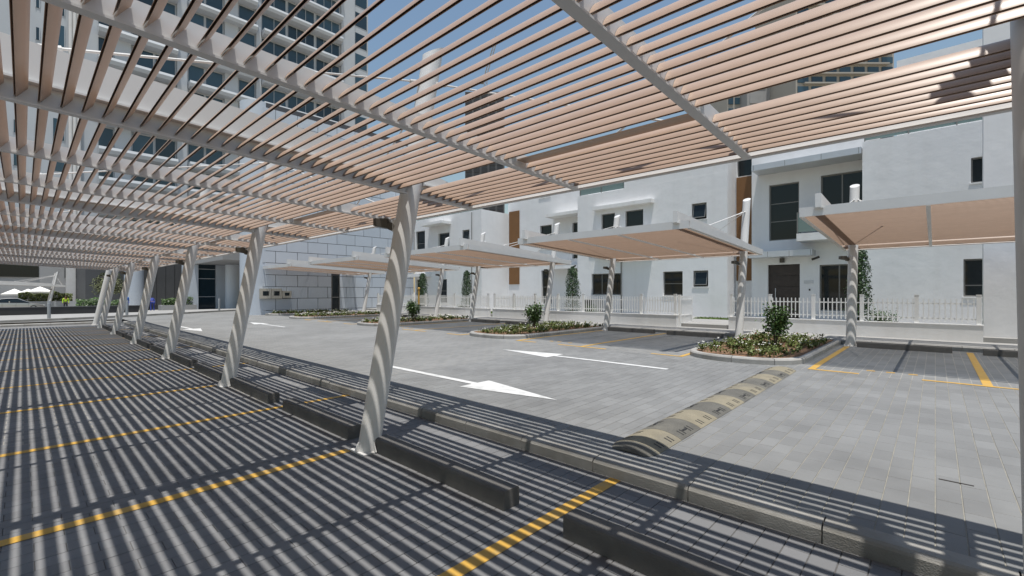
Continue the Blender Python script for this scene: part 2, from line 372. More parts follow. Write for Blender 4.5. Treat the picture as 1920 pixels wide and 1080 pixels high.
# ------------------------------------------------------------------ speed bump
sb = thing('speed_bump', 'worn yellow and black rubber speed bump across the paved lane', 'speed bump', (-2.22, 4.13, rz(4.13)))
sb.rotation_euler = (RSL, 0, 0)
def hump(y0, y1, w=.245, h=.062, n=14):
    m = MB(); pr = [(-w + 2 * w * i / n, .006 + h * math.sin(math.pi * i / n) ** .8) for i in range(n + 1)]
    return m.prism(pr + [(w, 0), (-w, 0)], y0, y1, 'y')
hs = {}
NSEG = 11; SEG = .545
hy = hump(0, SEG - .006).mesh('segment', M_RUBY, True); hb_ = hump(0, SEG - .006).mesh('segment', M_RUBB, True)
def slots(black):
    m = MB()
    for side in (1, -1):
        for (yy, hl) in (((.12, .05), (.18, .05), (.36, .05), (.42, .05)) if not black else ((.13, .055), (.19, .055), (.33, .055), (.39, .055))):
            xa, xb = side * .135, side * .215
            za = .006 + .062 * math.sin(math.pi * (xa + .245) / .49) ** .8; zb = .006 + .062 * math.sin(math.pi * (xb + .245) / .49) ** .8
            m.hexa([(xa, yy - .009, za - .01), (xb, yy - .009, zb - .01), (xb, yy + .009, zb - .01), (xa, yy + .009, za - .01)],
                   [(xa, yy - .009, za + .003), (xb, yy - .009, zb + .003), (xb, yy + .009, zb + .003), (xa, yy + .009, za + .003)])
        if black:
            xa = side * .165; za = .006 + .062 * math.sin(math.pi * (xa + .245) / .49) ** .8
            m.hexa([(xa - .012, .21, za - .012), (xa + .012, .21, za - .014), (xa + .012, .31, za - .014), (xa - .012, .31, za - .012)],
                   [(xa - .012, .21, za + .006), (xa + .012, .21, za + .001), (xa + .012, .31, za + .001), (xa - .012, .31, za + .006)])
    return m
sly = slots(False).mesh('slot_marks', M_RUBS); slb = slots(True).mesh('slot_marks', M_RUBS)
for i in range(NSEG):
    bl = i % 2 == 1
    o = link('segment', hb_ if bl else hy, sb, (0, .1 + i * SEG, 0)); link('slot_marks', slb if bl else sly, o)['kind'] = 'stuff'
for yy, dr in ((.1, -1), (.1 + NSEG * SEG, 1)):
    m = MB(); n = 12
    rows = [(0, 1.0), (.5, .88), (.85, .55), (1.0, .12)]
    for r, (t, sc) in enumerate(rows):
        for i in range(n + 1):
            xx = (-.245 + .49 * i / n) * (1 - .3 * t * t); m.v.append((xx, dr * t * .16, .004 + .062 * sc * math.sin(math.pi * i / n) ** .8))
    for r in range(3):
        for i in range(n):
            a = r * (n + 1) + i; f = (a, a + 1, a + n + 2, a + n + 1); m.f.append(f if dr > 0 else f[::-1])
    part(sb, 'end_cap', m, M_RUBB, True, loc=(0, yy, 0))

# ------------------------------------------------------------------ carports
TAN = 0.0435; ZF = 2.806; YFR = 1.47; YRE = -4.85; LEAN = 0.187
def zu(y): return ZF + (YFR - y) * TAN                     # underside of the ribs, y from the column foot
SL_Y = [.665 + .108 * i for i in range(8)] + [.355 - .108 * i for i in range(48)]
def slat_profile():
    """hollow louvre blade, open along its lower edge: convex front towards -y/up, thin back sheet"""
    ch, th = .097, R_(51); cx, cz = math.cos(th), math.sin(th)
    P = lambda t, off: ((t - .5) * ch * cx - off * cz, (t - .5) * ch * cz + off * cx)     # off > 0 towards the front
    front = [(0, .001), (.12, .0045), (.35, .0080), (.6, .0085), (.8, .0060), (.93, .0015), (1.0, -.0045)]
    back = [(.96, -.0070), (.7, -.0078), (.35, -.0095), (.03, -.0115)]
    inner = [(.03, -.0098), (.35, -.0078), (.68, -.0058), (.80, -.0010), (.6, .0060), (.35, .0057), (.12, .0025), (0.01, -.0008)]
    return [P(*q) for q in front + back + inner]
SP = slat_profile()[::-1]
def column_mesh():
    m = MB(); r = .118; n = 28; H = 4.66
    rings = [0.0, 1.2, 2.4, 3.6]
    for z in rings:
        for k in range(n):
            a = 2 * math.pi * k / n; m.v.append((r * math.cos(a), r * math.sin(a) + LEAN * z, z))
    for k in range(n):
        a = 2 * math.pi * k / n; dy = r * math.sin(a); z = H + .62 * dy; m.v.append((r * math.cos(a), dy + LEAN * z, z))
    for i in range(len(rings)):
        for k in range(n):
            a = i * n + k; b = i * n + (k + 1) % n; m.f.append((a, b, b + n, a + n))
    e = len(rings) * n; m.f.append(tuple(e + k for k in range(n)))
    return m.mesh('column', M_STEEL, True)
COLM = column_mesh()
def base_plate_mesh():
    m = MB().box(-.145, .145, -.145, .145, 0, .014)
    for a in range(4):
        ca, sa = round(math.cos(a * math.pi / 2)), round(math.sin(a * math.pi / 2))
        p = [(.10, 0.018), (.165, .018), (.105, .12)]
        t = .006
        m.hexa([(ca * .09 - sa * t, sa * .09 + ca * t, .018), (ca * .165 - sa * t, sa * .165 + ca * t, .018), (ca * .165 + sa * t, sa * .165 - ca * t, .018), (ca * .09 + sa * t, sa * .09 - ca * t, .018)],
               [(ca * .09 - sa * t, sa * .09 + ca * t, .11), (ca * .118 - sa * t, sa * .118 + ca * t, .11), (ca * .118 + sa * t, sa * .118 - ca * t, .11), (ca * .09 + sa * t, sa * .09 - ca * t, .11)])
    return m.mesh('base_plate', M_STEEL)
BPM = base_plate_mesh()
def flood_mesh():
    m = MB()
    m.hexa([(-.36, -.055, -.02), (-.19, -.055, -.05), (-.19, .055, -.05), (-.36, .055, -.02)], [(-.36, -.055, .065), (-.19, -.055, .065), (-.19, .055, .065), (-.36, .055, .065)])
    m.hexa([(-.19, -.04, -.06), (-.135, -.03, -.075), (-.135, .03, -.075), (-.19, .04, -.06)], [(-.19, -.04, .05), (-.135, -.03, -.0), (-.135, .03, -.0), (-.19, .04, .05)])
    m.tube([(-.155, -.05, -.03), (-.155, .05, -.03)], .045, 14)
    return m.mesh('floodlight', M_BRONZE, True)
FLM = flood_mesh()
FBM = MB().box(-.135, -.085, -.05, .05, -.09, .05).mesh('light_bracket', M_STEEL)
def rib_mesh():
    L0, L1 = YRE + .03, YFR
    return MB().box(-.006, .006, L0, L1, 0, .135).box(-.032, .032, L0, L1, -.012, 0).mesh('rib', M_STEEL)
RIBM = rib_mesh()
RAM = None
def rafter_mesh():
    m = MB(); t = .05; pts = [(-5.02, .14, .42), (-2.6, .14, .40), (.40, .14, .34), (.42, .14, .33)]
    for i in range(2):
        y0, a0, b0 = pts[i]; y1, a1, b1 = pts[i + 1]
        m.hexa([(-t, y0, a0), (t, y0, a0), (t, y1, a1), (-t, y1, a1)], [(-t, y0, b0), (t, y0, b0), (t, y1, b1), (-t, y1, b1)])
    m.hexa([(-t, .66, .14), (t, .66, .14), (t, 1.44, .14), (-t, 1.44, .14)], [(-t, .66, .30), (t, .66, .30), (t, 1.44, .17), (-t, 1.44, .17)])
    m.box(-.075, .075, -5.0, .42, .125, .14).box(-.075, .075, .66, 1.45, .125, .14)
    return m.mesh('rafter', M_STEEL)
RAM = rafter_mesh()
def rod(parent, a, b):
    a, b = Vector(a), Vector(b); d = (b - a).normalized()
    m = MB().tube([a, b], .011, 8).tube([a, a + d * .14], .022, 8).tube([b - d * .14, b], .022, 8)
    return part(parent, 'tie_rod', m, M_STEEL, True)
def column(parent, lx, flood=True):
    c = link('column', COLM, parent, (lx, 0, 0)); link('base_plate', BPM, c)
    if flood:
        f = link('floodlight', FLM, c, (0, LEAN * 2.5, 2.5), (0, 0, R_(38))); link('light_bracket', FBM, c, (0, LEAN * 2.5, 2.5), (0, 0, R_(38)))
    return c
ROTX = -math.atan(TAN)
def fascia(parent, x0, x1, y, sign):
    """channel along x; sign +1 front edge, -1 rear edge"""
    z = zu(y) - .004; s_ = sign
    pr = [(0, 0), (.05, 0), (.05, .19), (0, .19), (0, .178), (.038, .178), (.038, .014), (0, .014)]
    lean = .36 if s_ > 0 else 0.0                                # the road-side edge plate leans outwards
    pr = [(y + s_ * (p - .01) + lean * q, z + q) for p, q in pr]
    if s_ < 0: pr = pr[::-1]
    return part(parent, 'fascia', MB().prism(pr, x0, x1, 'x'), M_STEEL)

# near carport (one long roof)
cp = thing('carport', 'long pale steel carport with beige louvre roof overhead, running along the near parking bays', 'carport', (XC, CY, 0))
LX = [x - XC for x in COLX]                                  # local column x
ribx = [.05 - 5 / 3 * j for j in range(-6, 17)]
ribx = [x for x in ribx if x > -32.3 + 4.0 - 4.2 + .1]
ribx = sorted(ribx, reverse=True)
XEND = ribx[-1] - .01; XBEG = ribx[0] + .01
for lx in LX:
    column(cp, lx, flood=not (0 < lx + XC < 1))
    link('rafter', RAM, cp, (min(ribx, key=lambda q: abs(q - lx)) + .001, 0, zu(0)), (ROTX, 0, 0))
    mz = 4.22; my = LEAN * mz
    rod(cp, (lx, my - .12, mz), (lx, -2.5, zu(-2.5) + .41))
    if lx < 4: rod(cp, (lx + .1, my + .06, mz), (lx + 3.42, 1.38, zu(1.38) + .15))
    if lx > -24: rod(cp, (lx - .1, my + .06, mz), (lx - 3.2, 1.38, zu(1.38) + .15))
for x in ribx: link('rib', RIBM, cp, (x, 0, zu(0)), (ROTX, 0, 0))
fascia(cp, XEND, XBEG, YFR, 1); fascia(cp, XEND, XBEG, YRE, -1)
part(cp, 'purlin', MB().box(XEND, XBEG, .425, .485, zu(.45) + .085, zu(.45) + .15), M_STEEL)
SLEN = 5 / 3 - .016
cpm = MB().box(-SLEN / 2, SLEN / 2, .50, .628, .060, .072).mesh('cover_plate', M_SLAT)
for j in range(len(ribx) - 1):
    xm = (ribx[j] + ribx[j + 1]) / 2
    if abs((xm - .05) % 5 - 2.5) < .3: link('cover_plate', cpm, cp, (xm, 0, zu(.55)), (0, 0, 0))
slm = MB().prism(SP, -SLEN / 2, SLEN / 2, 'x').mesh('slat', M_SLAT, True)
mass = MB(); nsingle = 0
for j in range(len(ribx) - 1):
    xm = (ribx[j] + ribx[j + 1]) / 2
    for yy in SL_Y:
        z = zu(yy) + .062 + rng.uniform(-.0015, .0015)
        Xw, Yw = xm + XC, yy + CY
        vis = Yw > -.45 and -12 < Xw < .6
        if vis and nsingle < 300:
            link('slat', slm, cp, (xm, yy, z), (rng.uniform(-.02, .02), 0, 0)); nsingle += 1
        else:
            mass.prism([(p + yy, q + z) for p, q in SP], xm - SLEN / 2, xm + SLEN / 2, 'x')
o = part(cp, 'slat_mass', mass, M_SLATI, True, kind='stuff')

# far-row carports: one prototype, copied
def make_carport(label, W, loc, ext0=.32, ext1=.32):
    t = thing('carport', label, 'carport', loc, 0, 'small louvred carports of the far row')
    for i, lx in enumerate((0, W)):
        column(t, lx); link('rafter', RAM, t, (lx + .02, 0, zu(0)), (ROTX, 0, 0))
        mz = 4.22; my = LEAN * mz
        rod(t, (lx, my - .12, mz), (lx, -2.7, zu(-2.7) + .41))
        s_ = 1 if i == 0 else -1
        rod(t, (lx + s_ * .1, my + .06, mz), (lx + s_ * 2.3, 1.38, zu(1.38) + .15))
        rod(t, (lx + s_ * .1, my - .06, mz), (lx + s_ * .9, -2.7, zu(-2.7) + .15))
    xa, xb = -ext0, W + ext1
    n = 3; xs = [xa + .04, W / 3, 2 * W / 3, xb - .04]
    for x in xs: link('rib', RIBM, t, (x, 0, zu(0)), (ROTX, 0, 0))
    fascia(t, xa, xb, YFR, 1); fascia(t, xa, xb, YRE, -1)
    for x in (xa, xb): part(t, 'end_fascia', MB().box(x - .02, x + .02, YRE, YFR, 0, .185), M_STEEL, loc=(0, 0, zu(0)), rot=(ROTX, 0, 0))
    m = MB()
    for yy in SL_Y:
        z = zu(yy) + .062
        for a, b in zip(xs[:-1], xs[1:]): m.prism([(p + yy, q + z) for p, q in SP], a + .008, b - .008, 'x')
    part(t, 'slat_mass', m, M_SLATI, True, kind='stuff')
    return t
labs = ['nearest small louvred carport of the far row, cut by the right frame edge',
        'small louvred carport between the first and second flower islands from the right',
        'small louvred carport between the second and third flower islands from the right',
        'small louvred carport partly behind the big near column, fourth of the far row',
        'farthest small louvred carport in front of the tiled wall']
proto = None
for i, (xa, xb) in enumerate(ROW2C):
    if proto is None:
        proto = make_carport(labs[0], xb - xa, (xa, ROW2Y, RD))
    else:
        o = copy_tree(proto); o.location = (xa, ROW2Y, RD); o['label'] = labs[i]
# distant carport beside the hotel drive
def gz(X): return 0.0 if X > -42 else (-.45 if X < -75 else -.45 * (-42 - X) / 33)
o = copy_tree(proto); o.location = (-82.5, 2.0, gz(-80)); o['label'] = 'distant white carport with a leaning post beside the silver car'; del o['group']

# ------------------------------------------------------------------ wheel stops
WS = [(0, 0), (0, .128), (.008, .143), (.024, .15), (.154, .15), (.170, .143), (.178, .128), (.178, 0)]
wsm = MB().prism(WS[::-1], 0, 1.96, 'x').mesh('wheel_stop', M_STOP)
GW = 'dark wheel stops in front of the near kerb'
ordn = ['second', 'third', 'fourth', 'fifth', 'sixth', 'seventh', 'eighth', 'ninth', 'tenth', 'eleventh', 'twelfth', 'thirteenth']
s0 = -4.425
for k in range(-1, 11):
    x = s0 - 2.51 * k + (.02 if k < 0 else 0)
    if k == -1: x = -1.90
    o = link('wheel_stop', wsm, None, (x, 2.565, 0.001), (0, 0, rng.uniform(-.01, .01)))
    lab = {-1: 'dark wheel stop cut by the bottom edge of the picture', 0: 'long dark wheel stop at the right foot of the big near column',
           1: 'dark wheel stop just left of the big near column'}.get(k)
    if lab is None: lab = 'dark wheel stop of the near row, %s counted from the bottom edge' % ordn[k]
    tag(o, lab, 'wheel stop', GW)
wsm2 = MB().prism(WS[::-1], 0, 1.9, 'x').mesh('wheel_stop', M_STOP)
GW2 = 'dark wheel stops under the far carports'
names2 = ['nearest far carport', 'second far carport', 'third far carport', 'fourth far carport']
for i, (xa, xb) in enumerate(ROW2C[:4]):
    w = xb - xa
    for side, x in (('left', xa + .15), ('right', xa + w / 2 + .12)):
        o = link('wheel_stop', wsm2, None, (x, ROW2Y - .12, RD + .002)); tag(o, 'dark wheel stop in the %s bay under the %s from the right' % (side, names2[i]), 'wheel stop', GW2)

# ------------------------------------------------------------------ footway behind the far row, gardens
fw = struct('pavement', MB().quad((-34, ROW2K + .16, RD + .12), (40, ROW2K + .16, RD + .12), (40, 18.35, RD + .12), (-34, 18.35, RD + .12)), M_WALK)
fk = struct('kerb', MB().box(-34, 40, ROW2K + .02, ROW2K + .15, -.3, RD + .06), M_CONC)
kme3 = MB().prism([(0, RD - .02), (0, RD + .085), (.03, RD + .118), (.16, RD + .126), (.16, RD - .02)], 0, .905, 'x').mesh('kerb_stone', M_CONC)
x = 6.0
while x > -33: link('kerb_stone', kme3, fk, (x - .915, ROW2K + rng.uniform(-.005, .005), 0)); x -= .915
GZ = .44
struct('garden_ground', MB().quad((-33, 18.35, GZ), (40, 18.35, GZ), (40, 31, GZ), (-33, 31, GZ)), M_WALK)
struct('garden_edging', MB().box(-33, 40, 18.34, 18.40, RD - .1, GZ + .004), M_WALK)
def lawn(x0, x1, y0, y1, label):
    m = MB(); r = random.Random(int(x0 * 10))
    flat(m, x0, x1, y0, y1, GZ + .012)
    for i in range(int((x1 - x0) * (y1 - y0) * 260)):
        px, py = r.uniform(x0, x1), r.uniform(y0, y1); a = r.uniform(0, 6.28); w = .012; h = r.uniform(.04, .1); dx, dy = math.cos(a) * w, math.sin(a) * w
        m.f.append((len(m.v), len(m.v) + 1, len(m.v) + 2)); m.v += [(px - dx, py - dy, GZ + .01), (px + dx, py + dy, GZ + .01), (px + r.uniform(-.03, .03), py + r.uniform(-.03, .03), GZ + h)]
    o = struct('lawn', m, M_GRASS, kind='stuff'); tag(o, label, 'grass')
lawn(-5.0, .9, 18.7, 21.2, 'short green lawn behind the fence of the right villa')
lawn(-16.3, -8.9, 18.7, 21.2, 'short green lawn behind the fence of the middle villa')
lawn(-8.6, -6.9, 22.0, 23.2, 'small strip of lawn beside the garden path and gate')
lawn(-29.5, -19.0, 18.9, 20.6, 'short green lawn behind the fence of the left villa')

def fence(name_lab, x0, x1, y, posts, group='white garden fences'):
    """low rendered wall with white picket fence on it"""
    w = thing('garden_wall', 'low white rendered wall under the picket fence ' + name_lab, 'wall', ((x0 + x1) / 2, y, RD + .12), 0, 'low white garden walls')
    part(w, 'wall', MB().box(x0, x1, y, y + .2, RD + .1, .765), M_STUC2, world=True)
    part(w, 'coping', MB().box(x0 - .015, x1 + .015, y - .015, y + .215, .765, .79), M_STUC2, world=True)
    t = thing('picket_fence', 'white picket fence ' + name_lab, 'fence', ((x0 + x1) / 2, y + .1, .79), 0, group)
    yc = y + .1
    part(t, 'rail', MB().box(x0, x1, yc - .012, yc + .012, .92, .955), M_FENCE, world=True)
    part(t, 'rail', MB().box(x0, x1, yc - .012, yc + .012, 1.36, 1.395), M_FENCE, world=True)
    pm = MB().box(-.014, .014, -.014 - .024, .014 - .024, .84 - .79, 1.52 - .79).mesh('picket', M_FENCE)
    qm = MB().box(-.05, .05, -.05, .05, 0, .83).box(-.056, .056, -.056, .056, .83, .85).mesh('post', M_FENCE)
    xc = (x0 + x1) / 2
    ps = [x0 + .08 + (x1 - x0 - .16) * i / posts for i in range(posts + 1)]
    for p in ps: link('post', qm, t, (p - xc, 0, 0))
    n = int((x1 - x0) / .118)
    for i in range(n):
        p = x0 + .06 + i * .118
        if min(abs(p - q) for q in ps) > .075: link('picket', pm, t, (p - xc, 0, 0))
    return t
fence('of the right villa', -5.75, .98, 18.25, 5)
fence('of the middle villa', -18.2, -7.65, 17.95, 7)
fence('of the left villa', -30.5, -18.55, 17.95, 8)
# gate beside the path, standing open
g = thing('garden_gate', 'white picket gate standing open beside the garden path', 'gate', (-7.62, 18.2, RD + .12))
part(g, 'gate_post', MB().box(-.05, .05, -.05, .05, 0, 1.3), M_FENCE)
part(g, 'gate_frame', MB().box(-.012, .012, .05, 1.3, .12, .16).box(-.012, .012, .05, 1.3, 1.08, 1.12).box(-.02, .02, 1.26, 1.31, .06, 1.25), M_FENCE)
gp = MB().box(-.012 - .024, .012 - .024, -.012, .012, .08, 1.24).mesh('picket', M_FENCE)
for i in range(9): link('picket', gp, g, (0, .14 + i * .13, 0))
g2 = thing('wall_return', 'short white return wall turning in at the garden path', 'wall', (-7.75, 18.9, RD + .12))
part(g2, 'wall', MB().box(-7.85, -7.66, 18.16, 19.6, RD + .1, .74), M_STUC2, world=True); part(g2, 'coping', MB().box(-7.865, -7.645, 18.16, 19.61, .74, .765), M_STUC2, world=True)

# ------------------------------------------------------------------ facades with real openings
def facade(x0, x1, z0, z1, y, holes, depth=.22):
    """front face at y looking to -Y with rectangular openings (xa,xb,za,zb) and reveals"""
    m = MB(); xs = sorted(set([x0, x1] + [v for h in holes for v in h[:2]])); zs = sorted(set([z0, z1] + [v for h in holes for v in h[2:4]]))
    for a, b in zip(xs[:-1], xs[1:]):
        for c, d in zip(zs[:-1], zs[1:]):
            cx, cz = (a + b) / 2, (c + d) / 2
            if any(h[0] < cx < h[1] and h[2] < cz < h[3] for h in holes): continue
            m.quad((a, y, c), (b, y, c), (b, y, d), (a, y, d))
    for a, b, c, d in [h[:4] for h in holes]:
        m.quad((a, y, c), (a, y, d), (a, y + depth, d), (a, y + depth, c)).quad((b, y, c), (b, y + depth, c), (b, y + depth, d), (b, y, d))
        m.quad((a, y, d), (b, y, d), (b, y + depth, d), (a, y + depth, d)).quad((a, y, c), (a, y + depth, c), (b, y + depth, c), (b, y, c))
    return m
def window(t, xa, xb, za, zb, y, vs=(), hs_=(), set_=.14, fr=.05, sill=True, glass=None, hopper=False):
    """window > frame, pane, sill"""
    yy = y + set_
    f = MB().box(xa, xa + fr, yy, yy + .06, za, zb).box(xb - fr, xb, yy, yy + .06, za, zb).box(xa + fr, xb - fr, yy, yy + .06, za, za + fr).box(xa + fr, xb - fr, yy, yy + .06, zb - fr, zb)
    for v in vs: vx = xa + (xb - xa) * v; f.box(vx - fr / 2, vx + fr / 2, yy + .004, yy + .056, za + fr, zb - fr)
    for h in hs_: hz = za + (zb - za) * h; f.box(xa + fr, xb - fr, yy + .008, yy + .052, hz - .02, hz + .02)
    w = part(t, 'window', f, M_FRAME, world=True)
    xs = [xa + fr] + [xa + (xb - xa) * v for v in vs] + [xb - fr]
    for a, b in zip(xs[:-1], xs[1:]):
        part(w, 'pane', MB().box(a, b, yy + .025, yy + .035, za + fr, zb - fr), glass or M_GLASS, world=True)
    if hopper:
        hb3 = MB(); W_, H_ = (xb - xa) / 2 - fr - .01, zb - za - 2 * fr - .03
        hb3.box(-W_, -W_ + .035, -.02, .02, -H_, 0).box(W_ - .035, W_, -.02, .02, -H_, 0).box(-W_ + .035, W_ - .035, -.02, .02, -H_, -H_ + .035).box(-W_ + .035, W_ - .035, -.02, .02, -.035, 0)
        L0 = root_loc(t)
        part(w, 'open_sash', hb3, M_FRAME, loc=((xa + xb) / 2 - L0.x, yy - .012 - L0.y, zb - fr - .01 - L0.z), rot=(R_(-13), 0, 0))
        part(w, 'sash_pane', MB().box(-W_ + .035, W_ - .035, -.004, .004, -H_ + .035, -.035), glass or M_GLASS, loc=((xa + xb) / 2 - L0.x, yy - .012 - L0.y, zb - fr - .01 - L0.z), rot=(R_(-13), 0, 0))
    if sill: part(w, 'sill', MB().box(xa - .04, xb + .04, y - .035, y + set_, za - .05, za - .002), M_STUC2, world=True)
    return w
def opaque_block(m, x0, x1, y0, y1, z0, z1):
    """side, back and roof of a block whose front is a facade"""
    m.quad((x0, y1, z0), (x0, y0, z0), (x0, y0, z1), (x0, y1, z1)).quad((x1, y0, z0), (x1, y1, z0), (x1, y1, z1), (x1, y0, z1))
    m.quad((x0, y1, z0), (x0, y1, z1), (x1, y1, z1), (x1, y1, z0)).quad((x0, y0, z1), (x1, y0, z1), (x1, y1, z1), (x0, y1, z1))
    return m
def awning(t, x0, x1, y, z, dep=.95, n=3):
    a = part(t, 'awning', MB().box(x0, x1, y - dep, y - .001, z, z + .26), M_ALU, world=True)
    for i in range(n + 1):
        xx = x0 + (x1 - x0) * (i / n if 0 < i < n else (.02 if i == 0 else .98))
        part(a, 'panel_joint', MB().box(xx - .008, xx + .008, y - dep - .003, y - dep + .02, z + .01, z + .25), M_FRAME, world=True)
def railing(t, x0, x1, y, z, h=.95, louvre=True):
    r = part(t, 'terrace_railing', MB().box(x0, x1, y - .02, y + .02, z + h - .04, z + h), M_FRAME, world=True)
    n = max(2, int((x1 - x0) / 1.2))
    for i in range(n + 1):
        xx = x0 + .02 + (x1 - x0 - .04) * i / n; part(r, 'post', MB().box(xx - .02, xx + .02, y - .015, y + .015, z, z + h - .04), M_FRAME, world=True)
    part(r, 'glass_panel', MB().box(x0, x1, y + .018, y + .03, z + .06, z + h - .06), M_GLASSR, world=True)

BASE = GZ - .02
# right villa
v1 = thing('villa', 'white three-storey villa with dark door, balcony and silver awnings on the right', 'villa', (-3, 24, BASE), 0, 'white villas behind the far row')
holes = [(-5.80, -4.50, BASE, 3.0), (-5.75, -4.53, 4.13, 6.75), (-3.70, -2.19, 4.30, 6.85), (-3.75, -2.19, .9, 2.92)]
m = facade(-6.5, -2.15, BASE, 10.7, 24.0, holes); opaque_block(m, -6.5, -2.15, 24.0, 31, BASE, 10.7); part(v1, 'wall', m, M_STUC, world=True)
d = part(v1, 'door', MB().box(-5.80, -4.50, 24.16, 24.21, BASE, 3.0), M_DOOR, world=True)
for i in range(5): part(d, 'door_panel', MB().box(-5.42, -4.56, 24.135, 24.16, .50 + i * .5, .95 + i * .5), M_DOOR, world=True)
part(d, 'handle', MB().tube([(-5.5, 24.09, 1.2), (-5.5, 24.09, 1.9)], .018, 8), M_ALU, True, world=True)
window(v1, -5.75, -4.53, 4.13, 6.75, 24, hs_=(.34, .66), sill=False)
window(v1, -3.70, -2.19, 4.30, 6.85, 24, vs=(.5,), sill=False)
window(v1, -3.75, -2.19, .9, 2.92, 24, vs=(.45,), sill=True)
awning(v1, -6.2, -2.17, 24, 7.28, 1.15, 3); awning(v1, -6.48, -3.9, 24, 3.32, .8, 3)
b = part(v1, 'balcony', MB().box(-4.45, -2.16, 23.05, 23.995, 3.95, 4.27), M_STUC2, world=True)
part(b, 'glass_panel', MB().box(-4.42, -3.28, 23.10, 23.115, 4.33, 5.15), M_GLASSR, world=True); part(b, 'glass_panel', MB().box(-3.24, -2.18, 23.10, 23.115, 4.33, 5.15), M_GLASSR, world=True)
part(b, 'glass_panel', MB().box(-4.44, -4.425, 23.14, 23.95, 4.33, 5.15), M_GLASSR, world=True)
for xx in (-4.42, -3.26, -2.2): part(b, 'rail_post', MB().box(xx - .02, xx + .02, 23.07, 23.10, 4.27, 5.2), M_FRAME, world=True)
part(v1, 'wall_lamp', MB().box(-5.28, -5.10, 23.86, 23.995, 3.08, 3.28), M_BRONZE, world=True)
part(v1, 'name_plate', MB().box(-4.34, -3.98, 23.985, 23.998, 2.10, 2.24), M_ALU, world=True); part(v1, 'door_bell', MB().box(-4.15, -4.09, 23.98, 23.998, 1.78, 1.86), M_DARK, world=True)
part(v1, 'security_camera', MB().tube([(-3.88, 23.98, 3.22), (-3.88, 23.8, 3.22)], .02, 8).tube([(-4.0, 23.8, 3.16), (-3.72, 23.74, 3.26)], .05, 10), M_DARK, True, world=True)
holes = [(.74, 1.6, 1.55, 2.90), (.93, 1.6, 5.60, 6.50)]
m = facade(-2.149, 6.0, BASE, 7.75, 23.0, holes); opaque_block(m, -2.149, 6.0, 23.0, 31, BASE, 7.75); part(v1, 'wall', m, M_STUC, world=True)
window(v1, .74, 1.6, 1.55, 2.90, 23, hs_=(.3,)); window(v1, .93, 1.6, 5.60, 6.50, 23)
m = facade(-1.15, 6.0, 7.75, 11.15, 24.3, []); opaque_block(m, -1.15, 6, 24.3, 31, 7.751, 11.15); part(v1, 'upper_storey', m, M_STUC, world=True)
railing(v1, -2.1, 5.9, 23.1, 7.755)
# recess between the right and middle villas with its brown strip
m = facade(-7.54, -6.501, BASE, 10.6, 25.0, [(-7.46, -6.70, 7.62, 8.9)]); part(v1, 'recess_wall', m, M_STUC, world=True)
part(v1, 'brown_strip', MB().box(-7.48, -6.72, 24.96, 24.998, 2.3, 7.58), M_BROWN, world=True)
window(v1, -7.46, -6.70, 7.62, 8.9, 25, sill=False)

# tall slab at the right edge
sl = thing('party_wall', 'tall plain white party wall at the right edge behind the last carport', 'wall', (2.6, 19, RD + .12), 0)
part(sl, 'wall', MB().box(1.01, 5.5, 18.75, 19.15, RD + .08, 9.9), M_STUC, world=True)

# middle villa
v2 = thing('villa', 'white villa with jutting upper bay, terrace railing and brown strip in the middle', 'villa', (-12, 23.8, BASE), 0, 'white villas behind the far row')
holes = [(-9.32, -8.56, 5.48, 6.32), (-15.47, -13.46, 1.55, 2.83), (-10.89, -9.80, 1.52, 2.83), (-9.24, -8.48, 2.0, 2.83)]
hb2 = [(-14.79, -13.85, 5.3, 6.42), (-13.18, -12.05, 5.3, 6.42)]
m = facade(-16.5, -7.55, BASE, 7.72, 23.8, holes + hb2); opaque_block(m, -16.5, -7.55, 23.8, 31, BASE, 7.72); part(v2, 'wall', m, M_STUC, world=True)
window(v2, -9.32, -8.56, 5.48, 6.32, 23.8, hopper=True); window(v2, -15.47, -13.46, 1.55, 2.83, 23.8, vs=(.33, .66)); window(v2, -10.89, -9.80, 1.52, 2.83, 23.8, hs_=(.5,)); window(v2, -9.24, -8.48, 2.0, 2.83, 23.8, hopper=True)
for h in hb2: window(v2, *h, 23.8, hs_=(.2,), sill=False)
part(v2, 'ledge', MB().box(-15.2, -11.4, 23.45, 23.799, 6.66, 6.86), M_STUC2, world=True)
part(v2, 'jutting_bay', MB().box(-15.0, -11.45, 23.1, 23.797, 3.9, 4.95), M_STUC, world=True)
m = facade(-13.25, -7.55, 7.72, 10.7, 23.81, []); opaque_block(m, -13.25, -7.55, 23.81, 31, 7.721, 10.7); part(v2, 'upper_storey', m, M_STUC, world=True)
railing(v2, -16.4, -13.27, 23.9, 7.725)
holes = [(-20.55, -19.5, 4.75, 6.42), (-20.6, -19.6, 8.4, 9.2), (-20.42, -19.5, .9, 3.25), (-17.75, -17.1, 3.95, 6.35)]
m = facade(-23.65, -16.501, BASE, 10.4, 25.0, holes); opaque_block(m, -23.65, -16.501, 25, 31, BASE, 10.4); part(v2, 'wall', m, M_STUC, world=True)
for h in holes: window(v2, *h, 25.0, hs_=(.5,) if h[3] - h[2] > 1.5 else ())
part(v2, 'brown_strip', MB().box(-23.52, -22.5, 24.95, 24.998, 2.3, 7.75), M_BROWN, world=True)
part(v2, 'canopy_slab', MB().box(-19.3, -16.51, 24.0, 24.997, 6.75, 6.95), M_STUC2, world=True); part(v2, 'canopy_slab', MB().box(-19.3, -16.51, 23.9, 24.997, 3.25, 3.45), M_STUC2, world=True)
part(v2, 'drain_pipe', MB().tube([(-13.4, 23.74, BASE), (-13.4, 23.74, 3.9)], .03, 8), M_FRAME, True, world=True)

